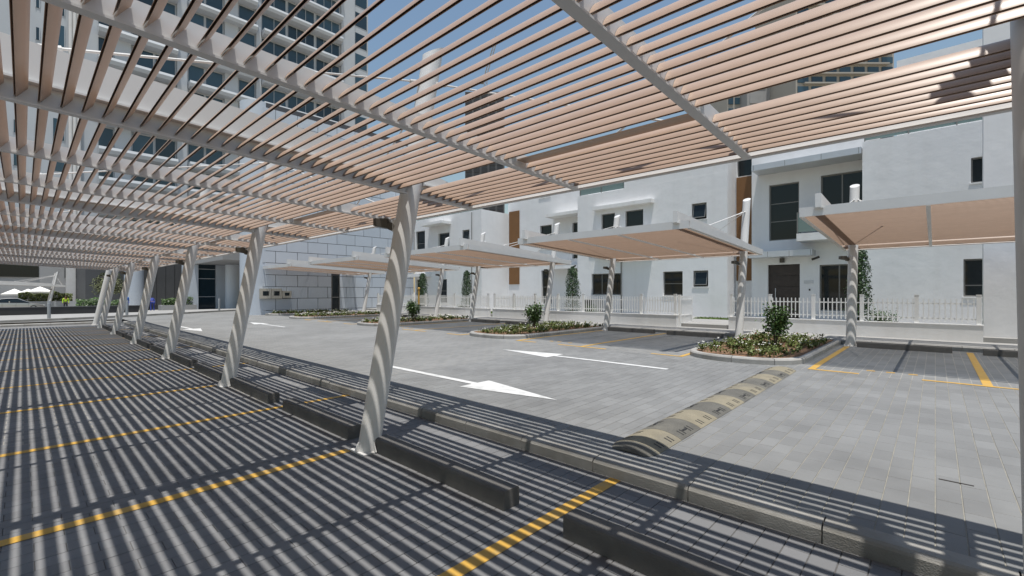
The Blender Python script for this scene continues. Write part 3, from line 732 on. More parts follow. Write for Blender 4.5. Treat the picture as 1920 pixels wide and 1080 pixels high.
# left villa
v3 = thing('villa', 'white villa with square corner block beside the tiled wall on the left', 'villa', (-27, 22.2, BASE), 0, 'white villas behind the far row')
holes = [(-31.55, -30.3, 4.7, 6.72), (-28.55, -27.2, 4.3, 6.3), (-25.70, -24.90, 5.42, 6.30), (-31.5, -30.6, BASE, 2.75), (-28.5, -27.5, .9, 2.72)]
m = facade(-31.7, -23.62, BASE, 7.62, 22.2, holes); opaque_block(m, -31.7, -23.62, 22.2, 31, BASE, 7.62); part(v3, 'wall', m, M_STUC, world=True)
for h in (holes[0], holes[1], holes[2], holes[4]): window(v3, *h, 22.2, hs_=(.5,) if h[3] - h[2] > 1.2 else (), hopper=h[3] - h[2] < 1.2)
part(v3, 'door', MB().box(-31.5, -30.6, 22.36, 22.4, BASE, 2.75), M_DOOR, world=True)
part(v3, 'canopy_slab', MB().box(-29.7, -27.0, 21.3, 22.197, 6.9, 7.1), M_STUC2, world=True); part(v3, 'canopy_slab', MB().box(-31.69, -29.5, 21.4, 22.197, 2.95, 3.2), M_STUC2, world=True)
railing(v3, -31.6, -23.7, 22.4, 7.625); 
part(v3, 'drain_pipe', MB().tube([(-24.6, 22.14, BASE), (-24.6, 22.14, 7.5)], .025, 8), M_FRAME, True, world=True)

# ------------------------------------------------------------------ tiled building
tb = thing('tiled_building', 'tall blue-grey building clad in large staggered panels', 'building', (-36, 16, RD))
TX = -33.0
part(tb, 'wall', MB().box(TX - 1.6, TX - .04, 10.9, 15, -.4, 14.5).box(TX - 8, TX - .04, 15, 23.0, -.4, 14.5).tube([(TX - 1.0, 10.9, -.4), (TX - 1.0, 10.9, 14.5)], .96, 28), M_TILEJ, True, world=True)
part(tb, 'corner_cladding', MB().lathe([(1.0, RD - .3), (1.0, 14.5)], (TX - 1.0, 10.88), 40), M_TILE, True, world=True)
PH, PWd = .805, 1.452; JT = .034
shared = {}
for r in range(18):
    z0 = RD - .05 + r * PH - .45; z1 = z0 + PH - JT
    y = 10.92 + (-.60 if r % 2 else .13)
    while y < 22.95:
        ya, yb = max(y, 10.92), min(y + PWd - JT, 22.98); y += PWd
        if yb - ya < .1: continue
        za = max(z0, RD + .02)
        segs = [(ya, yb)]
        if za < 2.95:                                          # leave the glazed door free
            segs = [(a, b) for a, b in ((ya, min(yb, 15.66)), (max(ya, 16.34), yb)) if b - a > .06]
        for a, b in segs:
            kx = (round(b - a, 3), round(z1 - za, 3))
            if kx not in shared: shared[kx] = MB().box(-.03, .012, 0, kx[0], 0, kx[1]).mesh('cladding_panel', M_TILE)
            link('cladding_panel', shared[kx], tb, (TX - tb.location.x + rng.uniform(-.002, .002), a - tb.location.y, za - tb.location.z))
dr = part(tb, 'glass_door', MB().box(TX - .06, TX - .02, 15.68, 16.32, RD, 2.92), M_GLASS, world=True)
part(dr, 'frame', MB().box(TX - .02, TX, 15.68, 15.73, RD, 2.92).box(TX - .02, TX, 16.27, 16.32, RD, 2.92).box(TX - .02, TX, 15.73, 16.27, 1.3, 1.36), M_FRAME, world=True)
for i, (ya, yb, za, zb) in enumerate(((10.72, 11.42, 1.28, 1.95), (11.44, 12.08, 1.28, 1.95), (12.14, 12.72, 1.33, 1.80))):
    t = thing('meter_cabinet', ['left', 'middle', 'right, smallest'][i] + ' of the three beige meter cabinets on the tiled wall', 'cabinet', (TX + .1, (ya + yb) / 2, za), 0, 'meter cabinets')
    part(t, 'box', MB().box(TX + .014, TX + .2, ya, yb, za, zb), M_BEIGEBOX, world=True)
    c_ = (ya + yb) / 2; w = (yb - ya) * .27; h = (zb - za)
    part(t, 'window', MB().box(TX + .2, TX + .207, c_ - w, c_ + w, za + h * .3, zb - h * .25), M_GLASS, world=True)

# ------------------------------------------------------------------ crossing road end: kerb island, footway, bollards, forecourt
edge = [(-31.6, -30), (-33.4, -3), (-33.9, -.6), (-34.6, 1.5), (-35.9, 4.0), (-38.2, 7.4), (-40.3, 10), (-42.6, 13.5), (-44, 18)]
edge = [(x - .0, y) for x, y in edge]
m = MB().poly([(x, y, RD + .11) for x, y in edge] + [(-44.1, 18, RD + .11), (-44.1, -30, RD + .11)])
struct('pavement', m, M_WALK)
m = MB()
for (xa, ya), (xb, yb) in zip(edge[:-1], edge[1:]):
    m.hexa([(xa, ya, -.3), (xb, yb, -.3), (xb - .14, yb, -.3), (xa - .14, ya, -.3)], [(xa, ya, RD + .118), (xb, yb, RD + .118), (xb - .14, yb, RD + .118), (xa - .14, ya, RD + .118)])
struct('kerb', m, M_CONC)
m = MB()
xs = [-44.05, -50, -58, -66, -75, -100]
for a, b in zip(xs[:-1], xs[1:]): m.quad((a, -60, gz(a)), (a, 60, gz(a)), (b, 60, gz(b)), (b, -60, gz(b)))
m.quad((-44.05, -60, -.6), (-44.05, 60, -.6), (-44.05, 60, gz(-44)), (-44.05, -60, gz(-44)))
struct('forecourt', m, M_WALK)
bm = MB().lathe([(.07, 0), (.07, .9), (.06, .93), (.0, .94)], (0, 0), 16).mesh('post', M_BOLL, True)
bands = MB().lathe([(.073, .80), (.073, .84)], (0, 0), 16).mesh('band', M_ALU, True)
bspots = [(-34.9, .95, 'leftmost of the grey steel bollards, standing alone left of the columns'), (-36.4, 4.35, 'grey steel bollard seen between the middle columns'),
          (-39.0, 7.75, 'grey steel bollard between the second and third big columns'), (-41.0, 10.45, 'rightmost grey steel bollard in front of the dark entrance')]
for x, y, l in bspots:
    t = thing('bollard', l, 'bollard', (x, y, RD + .11), 0, 'grey bollards along the crossing'); o = link('post', bm, t); link('band', bands, o)
bwl = thing('granite_wall', 'low black granite wall in front of the hotel drive', 'wall', (-41.5, -1, RD + .1))
part(bwl, 'wall', MB().box(-41.8, -41.2, -14, 6.0, RD + .1, .75), M_BLACK, world=True); part(bwl, 'coping', MB().box(-41.83, -41.17, -14.0, 6.03, .75, .785), M_GREYD, world=True)

# ------------------------------------------------------------------ hotel entrance and tower
eb = thing('entrance_building', 'grey hotel entrance with round cladding columns and dark glazed recess', 'building', (-60, 16, -.3))
part(eb, 'wall', MB().box(-78, -66.0, 4.5, 13.19, -.5, 9), M_GREYD, world=True)
part(eb, 'back_wall', MB().box(-70, -60.0, 13.2, 40, -.5, 9), M_GREYD, world=True)
part(eb, 'overhang', MB().box(-59.99, -46, 12.0, 40, 4.6, 9), M_GREY, world=True)
for ya, yb in ((11.2, 12.4), (14.0, 15.0)): part(eb, 'cladding_pier', MB().box(-57.2, -56.0, ya, yb, -.35, 4.59 if ya > 12 else 9), M_TILE, world=True)
w = part(eb, 'window', MB().box(-56.4, -56.3, 12.42, 13.98, -.2, 5.0), M_GLASSB, world=True)
for z in (1.2, 3.1, 4.1): part(w, 'transom', MB().box(-56.3, -56.24, 12.42, 13.98, z, z + .06), M_ALU, world=True)
part(eb, 'round_column', MB().lathe([(.75, -.4), (.75, 4.59)], (-54.5, 15.2), 28), M_TILE, True, world=True)
part(eb, 'round_column', MB().lathe([(.85, -.4), (.85, 8)], (-64.4, 8.3), 28), M_TILE, True, world=True)
for i in range(4): part(eb, 'dark_panel', MB().box(-65.99, -65.9, 9.7 + i * .85, 10.5 + i * .85, .2, 6), M_GREYD, world=True)

tw = thing('hotel_tower', 'tall white and blue-glass hotel tower rising behind the carport on the left', 'tower', (-95, 20, -.45))
TWX = -90.0; FH = 4.4; a_ = R_(YAW); cc, ss = math.cos(a_), math.sin(a_)
def yat(u, X=TWX):
    r = (u - 960) / 853; return X * (cc + r * ss) / (r * cc - ss)
part(tw, 'core_wall', MB().box(TWX - 18, TWX, -28, yat(690), -.5, 72), M_TOWER, world=True)
zs = [4.2 + FH * i for i in range(16)]
bays_ = [(665, 688), (592, 636), (539, 589), (490, 536), (447, 478), (385, 418), (352, 383), (290, 329), (247, 288), (183, 213), (98, 122), (66, 75), (24, 38)]
wmesh = {}
for (ua, ub) in bays_:
    ya, yb = yat(ua), yat(ub); wd = abs(yb - ya); small = ua < 90
    kx = round(wd, 3)
    hgt = 1.7 if small else 2.95
    fm = MB().box(.0, .05, 0, wd, 0, hgt).mesh('window', M_GLASSB)
    mm = MB()
    n = max(1, int(wd / 1.6))
    for i in range(n + 1): mm.box(.05, .09, min(max(0, wd * i / n - .04), wd - .08), min(max(0, wd * i / n - .04), wd - .08) + .08, 0, hgt)
    fme = mm.mesh('mullion', M_TOWER)
    for z in zs:
        o = link('window', fm, tw, (TWX + .002 - tw.location.x, min(ya, yb) - tw.location.y, z + 1.25 - tw.location.z)); link('mullion', fme, o)['kind'] = 'stuff'
for (ua, ub, dep) in ((352, 478, 1.5), (490, 637, 1.5), (183, 330, 1.5)):
    ya, yb = sorted((yat(ua), yat(ub)))
    prof = [(TWX + .1, 0), (TWX + dep, .18), (TWX + dep + .18, .7), (TWX + dep + .05, 1.12), (TWX + .1, 1.12)]
    bme = MB().prism([(p - TWX, q) for p, q in prof][::-1], 0, yb - ya, 'y').mesh('balcony', M_TOWER)
    gme = MB().box(dep - .05, dep - .02, 0.1, yb - ya - .1, 1.12, 1.95).mesh('balcony_glass', M_GLASSR)
    for z in zs:
        o = link('balcony', bme, tw, (TWX + .06 - tw.location.x, ya - tw.location.y, z - tw.location.z)); 
for (ua, ub) in ((638, 663), (479, 488), (420, 445), (331, 350), (214, 245)):
    ya, yb = sorted((yat(ua), yat(ub))); pl = part(tw, 'pilaster', MB().box(TWX, TWX + .5, ya, yb, -.45, 71), M_TOWER, world=True)
for i, u in enumerate((132, 140, 148)):
    part(tw, 'service_pipe', MB().tube([(TWX + .4, yat(u), -.4), (TWX + .4, yat(u), 71)], .22, 10), M_STEEL, True, world=True)
# podium in front of the tower
pd = thing('podium_building', 'grey hotel podium with dark strip windows behind the parked car', 'building', (-88, -5, -.45))
part(pd, 'wall', MB().box(-100, -88.0, -30, 9.5, -.5, 6.8), M_GREY, world=True)
for ya, yb in ((-8, -2.6), (-2.1, 1.45), (3.9, 5.1)):
    w = part(pd, 'window', MB().box(-87.999, -87.95, ya, yb, 3.7, 5.6), M_GLASS, world=True)
    part(w, 'frame', MB().box(-87.95, -87.90, ya, yb, 3.62, 3.7), M_FRAME, world=True)
part(pd, 'louvre_pier', MB().box(-87.99, -86.0, 4.0, 4.9, -.45, 6.8), M_STEEL, world=True)
lm = MB().box(0, .3, 0, .5, 0, .1).mesh('louvre', M_GREYD)
for i in range(28): link('louvre', lm, pd, (-86.0 - pd.location.x, 4.92 - pd.location.y, 0.0 + i * .22 + .45))
part(pd, 'cladding_pier', MB().box(-87.99, -86.3, 5.6, 7.0, -.45, 6.8), M_TOWER, world=True)
part(pd, 'dark_bay', MB().box(-87.99, -87.8, 7.1, 9.4, -.45, 3.3), M_GREYD, world=True)

# ------------------------------------------------------------------ distant towers and crane
def onplane(u, v, D):
    """world point at depth D along the view"""
    l = (u - 960) / 853 * D; return (l * cc - D * ss, l * ss + D * cc, EYE + (547.8 - v) / 853 * D)
def far_tower(name, label, cat, u0, u1, v_top, D, depth, m_wall, m_win, floors, cols, band=None, group=None):
    p0, p1 = onplane(u0, v_top, D), onplane(u1, v_top, D)
    W = math.hypot(p1[0] - p0[0], p1[1] - p0[1]); H = p0[2] + .6
    t = thing(name, label, cat, (p0[0], p0[1], -.6), R_(YAW), group)          # local x to the right, local y away
    part(t, 'wall', MB().box(0, W, 0, depth, 0, H), m_wall)
    fh = H / floors; cw = W / cols
    wm = MB().box(cw * .12, cw * .88, -.25, .02, fh * .2, fh * .82).mesh('window', m_win)
    f0 = int(floors * .35)
    for i in range(f0, floors):
        for j in range(cols): link('window', wm, t, (j * cw, 0, i * fh))
        if band and i % 1 == 0: link('balcony', bpy.data.meshes.get(name + '_band') or MB().box(cw * .5, W - cw * .5, -1.2, 0, 0, fh * .14).mesh(name + '_band', m_wall), t, (0, 0, i * fh))
    return t, W, H
far_tower('apartment_tower', 'far beige apartment tower with balconies seen through the roof gap on the right', 'tower', 1492, 1676, -60, 150, 25, M_BEIGE, M_GLASSB, 34, 7, True)
far_tower('apartment_block', 'far pale low block with small dark windows, left of the beige tower', 'building', 1364, 1400, 160, 170, 18, M_BEIGE, M_GLASSB, 20, 3)
far_tower('office_slab', 'far plain grey building slab between pale block and beige tower', 'building', 1401, 1480, 140, 165, 14, M_GREY, M_GREY, 14, 2)
t, W, H = far_tower('unfinished_tower', 'far dark unfinished tower under a crane behind the near roof', 'tower', 872, 945, 172, 210, 18, M_GREYD, M_BLACK, 30, 5)
m2 = MB()
cr = thing('tower_crane', 'thin lattice crane standing on the far unfinished tower', 'crane', t.location + Vector((0, 0, H)), R_(YAW))
def lattice(m, a, b, w, n):
    a, b = Vector(a), Vector(b); d = (b - a); u = d.normalized().cross(Vector((0, 1, 0))).normalized() * w / 2; q = Vector((0, w / 2, 0))
    cs = [u + q, u - q, -u - q, -u + q]
    for c in cs: m.tube([a + c, b + c], .12, 4)
    for i in range(n):
        p0, p1 = a + d * i / n, a + d * (i + 1) / n
        for k in range(4): m.tube([p0 + cs[k], p1 + cs[(k + 1) % 4]], .07, 3)
part(cr, 'mast', (lambda m: (lattice(m, (9, 8, 0), (9, 8, 9), 1.4, 6), m)[1])(MB()), M_BEIGE)
part(cr, 'jib', (lambda m: (lattice(m, (8.2, 8, 8.5), (14.5, 8, 30), 1.1, 14), m)[1])(MB()), M_BEIGE)
part(cr, 'counterweight', MB().box(5.5, 8.0, 7, 9, 7.6, 9.2), M_GREY)

# ------------------------------------------------------------------ plants
def leaves(n, sampler, size, seed, flat_=.5):
    r = random.Random(seed); m = MB()
    for i in range(n):
        p, nd = sampler(r); s_ = size * r.uniform(.6, 1.3)
        d = Vector((r.gauss(0, 1), r.gauss(0, 1), r.gauss(0, .7))) * flat_ + Vector(nd); d.normalize()
        u = d.cross(Vector((r.gauss(0, 1), r.gauss(0, 1), r.gauss(0, 1)))).normalized(); w = d.cross(u)
        p = Vector(p); a = p - u * s_ * .5; b = p + w * s_ * .28; c = p + u * s_ * .5; e = p - w * s_ * .28
        m.quad(a, b, c, e)
    return m
def cone_tree(x, y, h, rad, label, seed):
    t = thing('cone_tree', label, 'tree', (x, y, GZ), 0, 'clipped cone trees in the villa gardens')
    part(t, 'trunk', MB().tube([(0, 0, 0), (.01, 0, h * .4), (0, .01, h * .9)], [.05, .035, .01], 8), M_WOOD, True)
    def sm(r):
        z = r.random() ** .8; a = r.uniform(0, 6.283); prof = rad * (.35 + .65 * (1 - z) ** .55 if z > .12 else .75 + 2 * z) if z < .97 else rad * .18
        lump = 1 + .12 * math.sin(a * 3 + z * 9 + seed) + .09 * math.sin(a * 5 - z * 17)
        rr = prof * lump * (r.random() ** .28); rr *= 1.0 if r.random() < .93 else 1.18
        return (rr * math.cos(a), rr * math.sin(a), .1 + z * (h - .1)), (math.cos(a), math.sin(a), .35)
    part(t, 'crown', leaves(3600, sm, .075, seed), M_LEAFD)
cone_tree(-2.0, 20.4, 2.85, .44, 'tall clipped cone tree behind the right villa fence', 1)
cone_tree(-14.4, 20.3, 2.65, .48, 'clipped cone tree before the middle villa wall', 2)
cone_tree(-22.7, 20.0, 2.7, .42, 'clipped cone tree at the corner block of the left villa', 3)
cone_tree(-27.3, 19.8, 2.65, .46, 'clipped cone tree beside the left villa door', 4)
def bush(name, x, y, z, h, rad, label, seed, n=1300, size=.075, m=None, group=None, cat='bush'):
    t = thing(name, label, cat, (x, y, z), 0, group); r0 = random.Random(seed)
    st = MB(); tips = []
    for i in range(11):
        a = r0.uniform(0, 6.283); l = r0.uniform(.35, 1.0); tx, ty, tz = rad * l * .8 * math.cos(a), rad * l * .8 * math.sin(a), h * (1.02 - .35 * l * r0.random())
        st.tube([(0, 0, 0), (tx * .35, ty * .35, tz * .5), (tx, ty, tz)], [.014, .009, .004], 5); tips.append((tx, ty, tz))
    part(t, 'stems', st, M_WOOD, True)
    def sm(r):
        tx, ty, tz = tips[r.randrange(len(tips))]; k = r.uniform(.35, 1.05) ** .8; g_ = rad * .26
        return (tx * k + r.gauss(0, g_), ty * k + r.gauss(0, g_), max(.06, tz * k + r.gauss(0, g_ * .8))), (r.gauss(0, .5), r.gauss(0, .5), .7)
    part(t, 'foliage', leaves(n, sm, size, seed + 50), m or M_LEAF)
    return t
bush('low_bush', -1.35, 20.0, GZ, .55, .5, 'low leafy bush at the foot of the tall cone tree', 21, 900, .06)
bush('low_bush', -13.3, 20.3, GZ, .5, .5, 'low leafy bush beside the middle cone tree', 22, 700, .06)
bush('low_bush', -23.2, 20.0, GZ, .45, .45, 'low leafy bush under the cone tree of the left villa corner', 23, 600, .06)

def island(i, x0, x1, label, bed_label, bush_label, y0=10.55, nb=(0.45, 13.0)):
    """kerbed flower island: rounded front corners"""
    y1 = ROW2K + .02; rd = 1.0; cx0, cx1 = x0 + rd, x1 - rd * .9
    pts = [(x0, y1)]
    for k in range(7): a = math.pi + k / 6 * math.pi / 2; pts.append((x0 + rd + rd * math.cos(a), y0 + rd + rd * math.sin(a)))
    for k in range(7): a = 1.5 * math.pi + k / 6 * math.pi / 2; pts.append((x1 - rd + rd * math.cos(a), y0 + rd + rd * math.sin(a)))
    pts.append((x1, y1))
    t = thing('flower_island', label, 'planter', ((x0 + x1) / 2, (y0 + y1) / 2, RD), 0, 'kerbed flower islands')
    # resample outline into stones
    P = [Vector((a, b, 0)) for a, b in pts]; cum = [0]
    for a, b in zip(P[:-1], P[1:]): cum.append(cum[-1] + (b - a).length)
    def at(s_):
        for q in range(len(P) - 1):
            if s_ <= cum[q + 1] + 1e-6:
                f = (s_ - cum[q]) / (cum[q + 1] - cum[q]); p = P[q].lerp(P[q + 1], f); d = (P[q + 1] - P[q]).normalized(); return p, Vector((-d.y, d.x, 0))
    tot = cum[-1]; n = int(tot / .8); L = tot / n
    for k in range(n):
        m = MB(); rows = []
        for e in range(5):
            s_ = k * L + .006 + (L - .012) * e / 4; p, nn = at(min(s_, tot)); rows.append((p, nn))
        prof = [(0, -.03), (.0, .085), (.025, .115), (.125, .125), (.15, .11), (.15, -.03)]
        for p, nn in rows:
            for w, z in prof: v = p + nn * w; m.v.append((v.x, v.y, RD + z))
        for e in range(4):
            for q in range(5): a = e * 6 + q; m.f.append((a, a + 6, a + 7, a + 1))
        m.f.append((5, 4, 3, 2, 1, 0)); m.f.append(tuple(24 + q for q in range(6)))
        m.f = [f[::-1] for f in m.f]
        part(t, 'kerb_stone', m, M_CONC, world=True)
    inner = []
    for k in range(40):
        p, nn = at(tot * k / 39); v = p + nn * .13; inner.append((v.x, v.y, RD + .10))
    part(t, 'soil', MB().poly(inner), M_SOIL, world=True)
    cxm, cym = (x0 + x1) / 2, (y0 + y1) / 2
    def inside(px, py):
        if not (x0 + .2 < px < x1 - .2 and y0 + .28 < py < y1 - .15): return False
        if py < y0 + rd:
            if px < x0 + rd and math.hypot(px - x0 - rd, py - y0 - rd) > rd - .24: return False
            if px > x1 - rd and math.hypot(px - x1 + rd, py - y0 - rd) > rd - .24: return False
        return True
    r = random.Random(100 + i); m = MB(); fl = MB(); fr = MB()
    near = i < 2
    npl = 620 if near else 380
    for q in range(npl):
        px, py = r.uniform(x0, x1), r.uniform(y0, y1)
        if not inside(px, py): continue
        if math.sin(px * 3.1 + i) * math.sin(py * 2.3) > .55: continue
        h = r.uniform(.07, .2)
        for l in range(15 if near else 8):
            a = r.uniform(0, 6.283); el = r.uniform(.1, 1.2); s_ = r.uniform(.045, .08) * (1 if near else 1.5); R2 = r.uniform(.0, .10)
            c = Vector((px + R2 * math.cos(a), py + R2 * math.sin(a), RD + .10 + h * r.uniform(.25, 1)))
            u = Vector((math.cos(a) * math.cos(el), math.sin(a) * math.cos(el), math.sin(el))) * s_ * .6; w = Vector((-math.sin(a), math.cos(a), 0)) * s_ * .32
            m.quad(c - u, c + w, c + u, c - w)
        if r.random() < (.16 if near else .34):
            for fn in range(r.randint(1, 3)):
                c = Vector((px + r.uniform(-.09, .09), py + r.uniform(-.09, .09), RD + .12 + h + r.uniform(0, .03))); s_ = r.uniform(.02, .034) * (1 if near else 1.4); tgt = fr if (r.random() < .1 and i == 0) else fl
                for k in range(3):
                    a = k * 1.05 + r.random(); u = Vector((math.cos(a), math.sin(a), .25)) * s_; w = Vector((-math.sin(a), math.cos(a), .1)) * s_ * .45; tgt.quad(c - u, c + w, c + u, c - w)
    bed = thing('flower_bed', bed_label, 'flower bed', (cxm, cym, RD + .1), 0, 'flower beds'); bed['kind'] = 'stuff'
    part(bed, 'leaves', m, M_LEAFY, world=True, kind='stuff'); part(bed, 'white_flowers', fl, M_PETAL, world=True, kind='stuff')
    if fr.f: part(bed, 'pink_flowers', fr, M_PETALR, world=True, kind='stuff')
    if bush_label:
        bush('planter_bush', cxm + nb[0], nb[1], RD + .1, .98 if i == 0 else .9, .34, bush_label, 200 + i, 1500, .085, group='single bushes in the flower islands')
island(0, -4.5, -2.03, 'nearest kerbed flower island left of the right-hand carport', 'ground-cover flowers in the nearest kerbed island', 'leafy bush in the nearest flower island', nb=(.3, 13.0))
island(1, -12.45, -9.85, 'second kerbed flower island from the right', 'ground-cover flowers in the second kerbed island from the right', 'leafy bush in the second flower island from the right', nb=(.25, 12.9))
island(2, -20.4, -17.9, 'kerbed flower island directly right of the big near column', 'yellowish ground-cover in the island right of the big column', 'leafy bush in the island right of the big near column', nb=(.3, 13.1))
island(3, -28.4, -25.9, 'kerbed flower island left of the big near column', 'white flowering ground-cover left of the big near column', None)
island(4, -32.9, -31.0, 'narrow kerbed flower strip along the tiled wall', 'white flowers along the foot of the tiled wall', None, y0=10.9)

def hedge(x0, x1, y0, y1, z0, z1, label, m, seed, n=2600, size=.16):
    t = thing('hedge', label, 'hedge', ((x0 + x1) / 2, (y0 + y1) / 2, z0), 0)
    def sm(r):
        px, py, pz = r.uniform(x0, x1), r.uniform(y0, y1), z0 + (z1 - z0) * r.random() ** .6
        pz *= 1; lump = .12 * math.sin(py * 2.3 + seed) + .08 * math.sin(py * 5.1)
        return (px, py, min(pz, z1) + lump * (pz - z0) / (z1 - z0)), (.5, 0, .8)
    part(t, 'foliage', leaves(n, sm, size, seed), m, world=True)
hedge(-49, -47.6, 2.8, 5.7, -.1, 1.12, 'dark green clipped hedge behind the low black wall', M_LEAF, 31)
hedge(-56.6, -55.6, 9.4, 11.9, .2, 1.15, 'green hedge beside the hotel entrance', M_LEAF, 32, 1800)
hedge(-84, -82.6, -.4, 4.4, -.2, 1.6, 'tall yellowish shrubs behind the silver car', M_LEAFY, 33, 3600, .22)
pb = thing('planter_box', 'low grey planter box under the hedge at the entrance', 'planter', (-56.1, 10.2, -.25)); part(pb, 'wall', MB().box(-56.9, -55.3, 9.2, 12.1, -.3, .42), M_GREY, world=True)
pb = thing('planter_box', 'long pale planter wall behind the silver car', 'planter', (-82, 0, -.45)); part(pb, 'wall', MB().box(-82.4, -81.9, -12, 5.4, -.45, .55), M_TOWER, world=True)
ot = thing('olive_tree', 'small round olive tree in front of the podium', 'tree', (-60.3, 5.85, gz(-60)))
st = MB().tube([(0, 0, 0), (.05, .03, .9), (.02, -.05, 1.8)], [.12, .09, .06], 8)
for i in range(6):
    a = i * 1.05; st.tube([(.03, 0, 1.3 + i * .08), (.5 * math.cos(a), .5 * math.sin(a), 2.2), (.95 * math.cos(a), .95 * math.sin(a), 2.8)], [.05, .03, .012], 6)
part(ot, 'trunk', st, M_WOOD, True)
def osm(r):
    a = r.uniform(0, 6.283); e = r.uniform(-.7, 1.5); rr = r.random() ** .4; k = 1 + .18 * math.sin(3 * a + 2 * e) + .1 * math.sin(7 * a)
    return (1.15 * rr * k * math.cos(a) * math.cos(e), 1.15 * rr * k * math.sin(a) * math.cos(e), 2.55 + 1.25 * rr * k * math.sin(e)), (math.cos(a), math.sin(a), .4)
part(ot, 'crown', leaves(4200, osm, .17, 77), M_LEAFO)

# ------------------------------------------------------------------ parasols, car, people
def parasol(x, y, label, s_=1.6, h=2.5):
    z = gz(x); t = thing('parasol', label, 'parasol', (x, y, z), 0, 'white parasols on the hotel terrace')
    part(t, 'pole', MB().tube([(0, 0, 0), (0, 0, h)], .03, 8), M_STEEL, True)
    m = MB(); ap = (0, 0, h + .05); e = h - .62
    cs = [(-s_, -s_), (s_, -s_), (s_, s_), (-s_, s_)]
    for k in range(4):
        a, b = cs[k], cs[(k + 1) % 4]; mid = ((a[0] + b[0]) / 2 * .96, (a[1] + b[1]) / 2 * .96)
        m.poly([(a[0], a[1], e), (mid[0], mid[1], e + .03), ap]); m.poly([(mid[0], mid[1], e + .03), (b[0], b[1], e), ap])
        m.quad((a[0], a[1], e - .16), (b[0], b[1], e - .16), (b[0], b[1], e), (a[0], a[1], e))
    part(t, 'canopy', m, M_CANVAS); part(t, 'base', MB().lathe([(.35, 0), (.35, .08), (.05, .12)], (0, 0), 16), M_GREY, True)
parasol(-85.2, -.74, 'white square parasol farthest left behind the shrubs', 1.15, 2.55)
parasol(-86.0, .45, 'white square parasol in the middle behind the shrubs', 1.15, 2.55)
parasol(-85.2, 1.5, 'rightmost and highest white square parasol behind the shrubs', 1.25, 2.85)

car = thing('car', 'silver saloon car parked at the far left behind the black wall', 'car', (-77.0, -.6, gz(-77)), 0)
def car_body():
    # stations along y (length), front at +y: (y, half width, z_low, z_belt)
    st = [(-2.38, .62, .42, .72), (-2.3, .80, .30, .92), (-1.9, .88, .24, .99), (-1.2, .91, .22, 1.0), (-.2, .915, .22, .97), (.8, .91, .22, .95), (1.3, .90, .22, .90), (1.9, .86, .24, .80), (2.25, .76, .30, .68), (2.38, .58, .40, .58)]
    m = MB(); n = 9
    for y, w, zl, zb in st:
        m.v += [(-w * .86, y, zl), (-w * .97, y, zl + .1), (-w, y, (zl + zb) / 2), (-w * .96, y, zb - .06), (-w * .82, y, zb), (w * .82, y, zb), (w * .96, y, zb - .06), (w, y, (zl + zb) / 2), (w * .97, y, zl + .1), (w * .86, y, zl)]
    k = 10
    for i in range(len(st) - 1):
        for q in range(k): a = i * k + q; b = i * k + (q + 1) % k; m.f.append((a, b, b + k, a + k))
    m.f.append(tuple(range(k - 1, -1, -1))); m.f.append(tuple((len(st) - 1) * k + q for q in range(k)))
    return m
part(car, 'body', car_body(), M_CAR, True)
gh = [(-1.85, .70, .97, .985), (-1.05, .62, .97, 1.40), (-.5, .62, .97, 1.46), (.2, .62, .96, 1.44), (1.15, .72, .93, .945)]
m = MB()
for y, w, zb, zt in gh: m.v += [(-.80, y, zb), (-w + .02 * (zt - zb), y, zt), (w - .02 * (zt - zb), y, zt), (.80, y, zb)]
for i in range(4):
    for q in (0, 2): a = i * 4 + q; m.f.append((a, a + 1, a + 5, a + 4))
m.f.append((0, 1, 5, 4)); 
for i in (0, 3): a = i * 4; m.f.append((a + 1, a + 2, a + 6, a + 5))
part(car, 'glass', m, M_GLASS)
m = MB()
for i in (1, 2): a = gh[i]; b = gh[i + 1]; m.quad((-a[1] - .02, a[0], a[3] + .012), (a[1] + .02, a[0], a[3] + .012), (b[1] + .02, b[0], b[3] + .012), (-b[1] - .02, b[0], b[3] + .012))
for s_ in (-1, 1):
    for yy, zt in ((-.45, 1.45),): m.box(s_ * .80 - .03, s_ * .80 + .02, yy - .05, yy + .05, .95, 1.15)
    m.tube([(s_ * .72, -1.85, .98), (s_ * .63, -1.05, 1.41), (s_ * .63, -.5, 1.465), (s_ * .63, .2, 1.445), (s_ * .74, 1.15, .95)], .035, 6)
part(car, 'roof', m, M_CAR, True)
ty = MB(); ty.tube([(-.1, 0, 0), (.1, 0, 0)], .325, 24); tym = ty.mesh('tyre', M_TYRE, True)
rm = MB().tube([(-.105, 0, 0), (.105, 0, 0)], .21, 20).mesh('rim', M_RIM, True)
for sx in (-.80, .80):
    for yy in (-1.42, 1.42):
        o = link('wheel', tym, car, (sx, yy, .325)); link('rim', rm, o)
for sx in (-.55, .55):
    part(car, 'headlight', MB().box(sx - .16, sx + .16, 2.2, 2.34, .60, .70), M_LAMP); part(car, 'tail_light', MB().box(sx - .18, sx + .18, -2.36, -2.27, .74, .88), M_RED)
part(car, 'door_line', MB().box(.905, .922, -1.0, -.99, .35, .95).box(.908, .925, .05, .06, .35, .95).box(.90, .918, 1.0, 1.01, .35, .93), M_DARK)

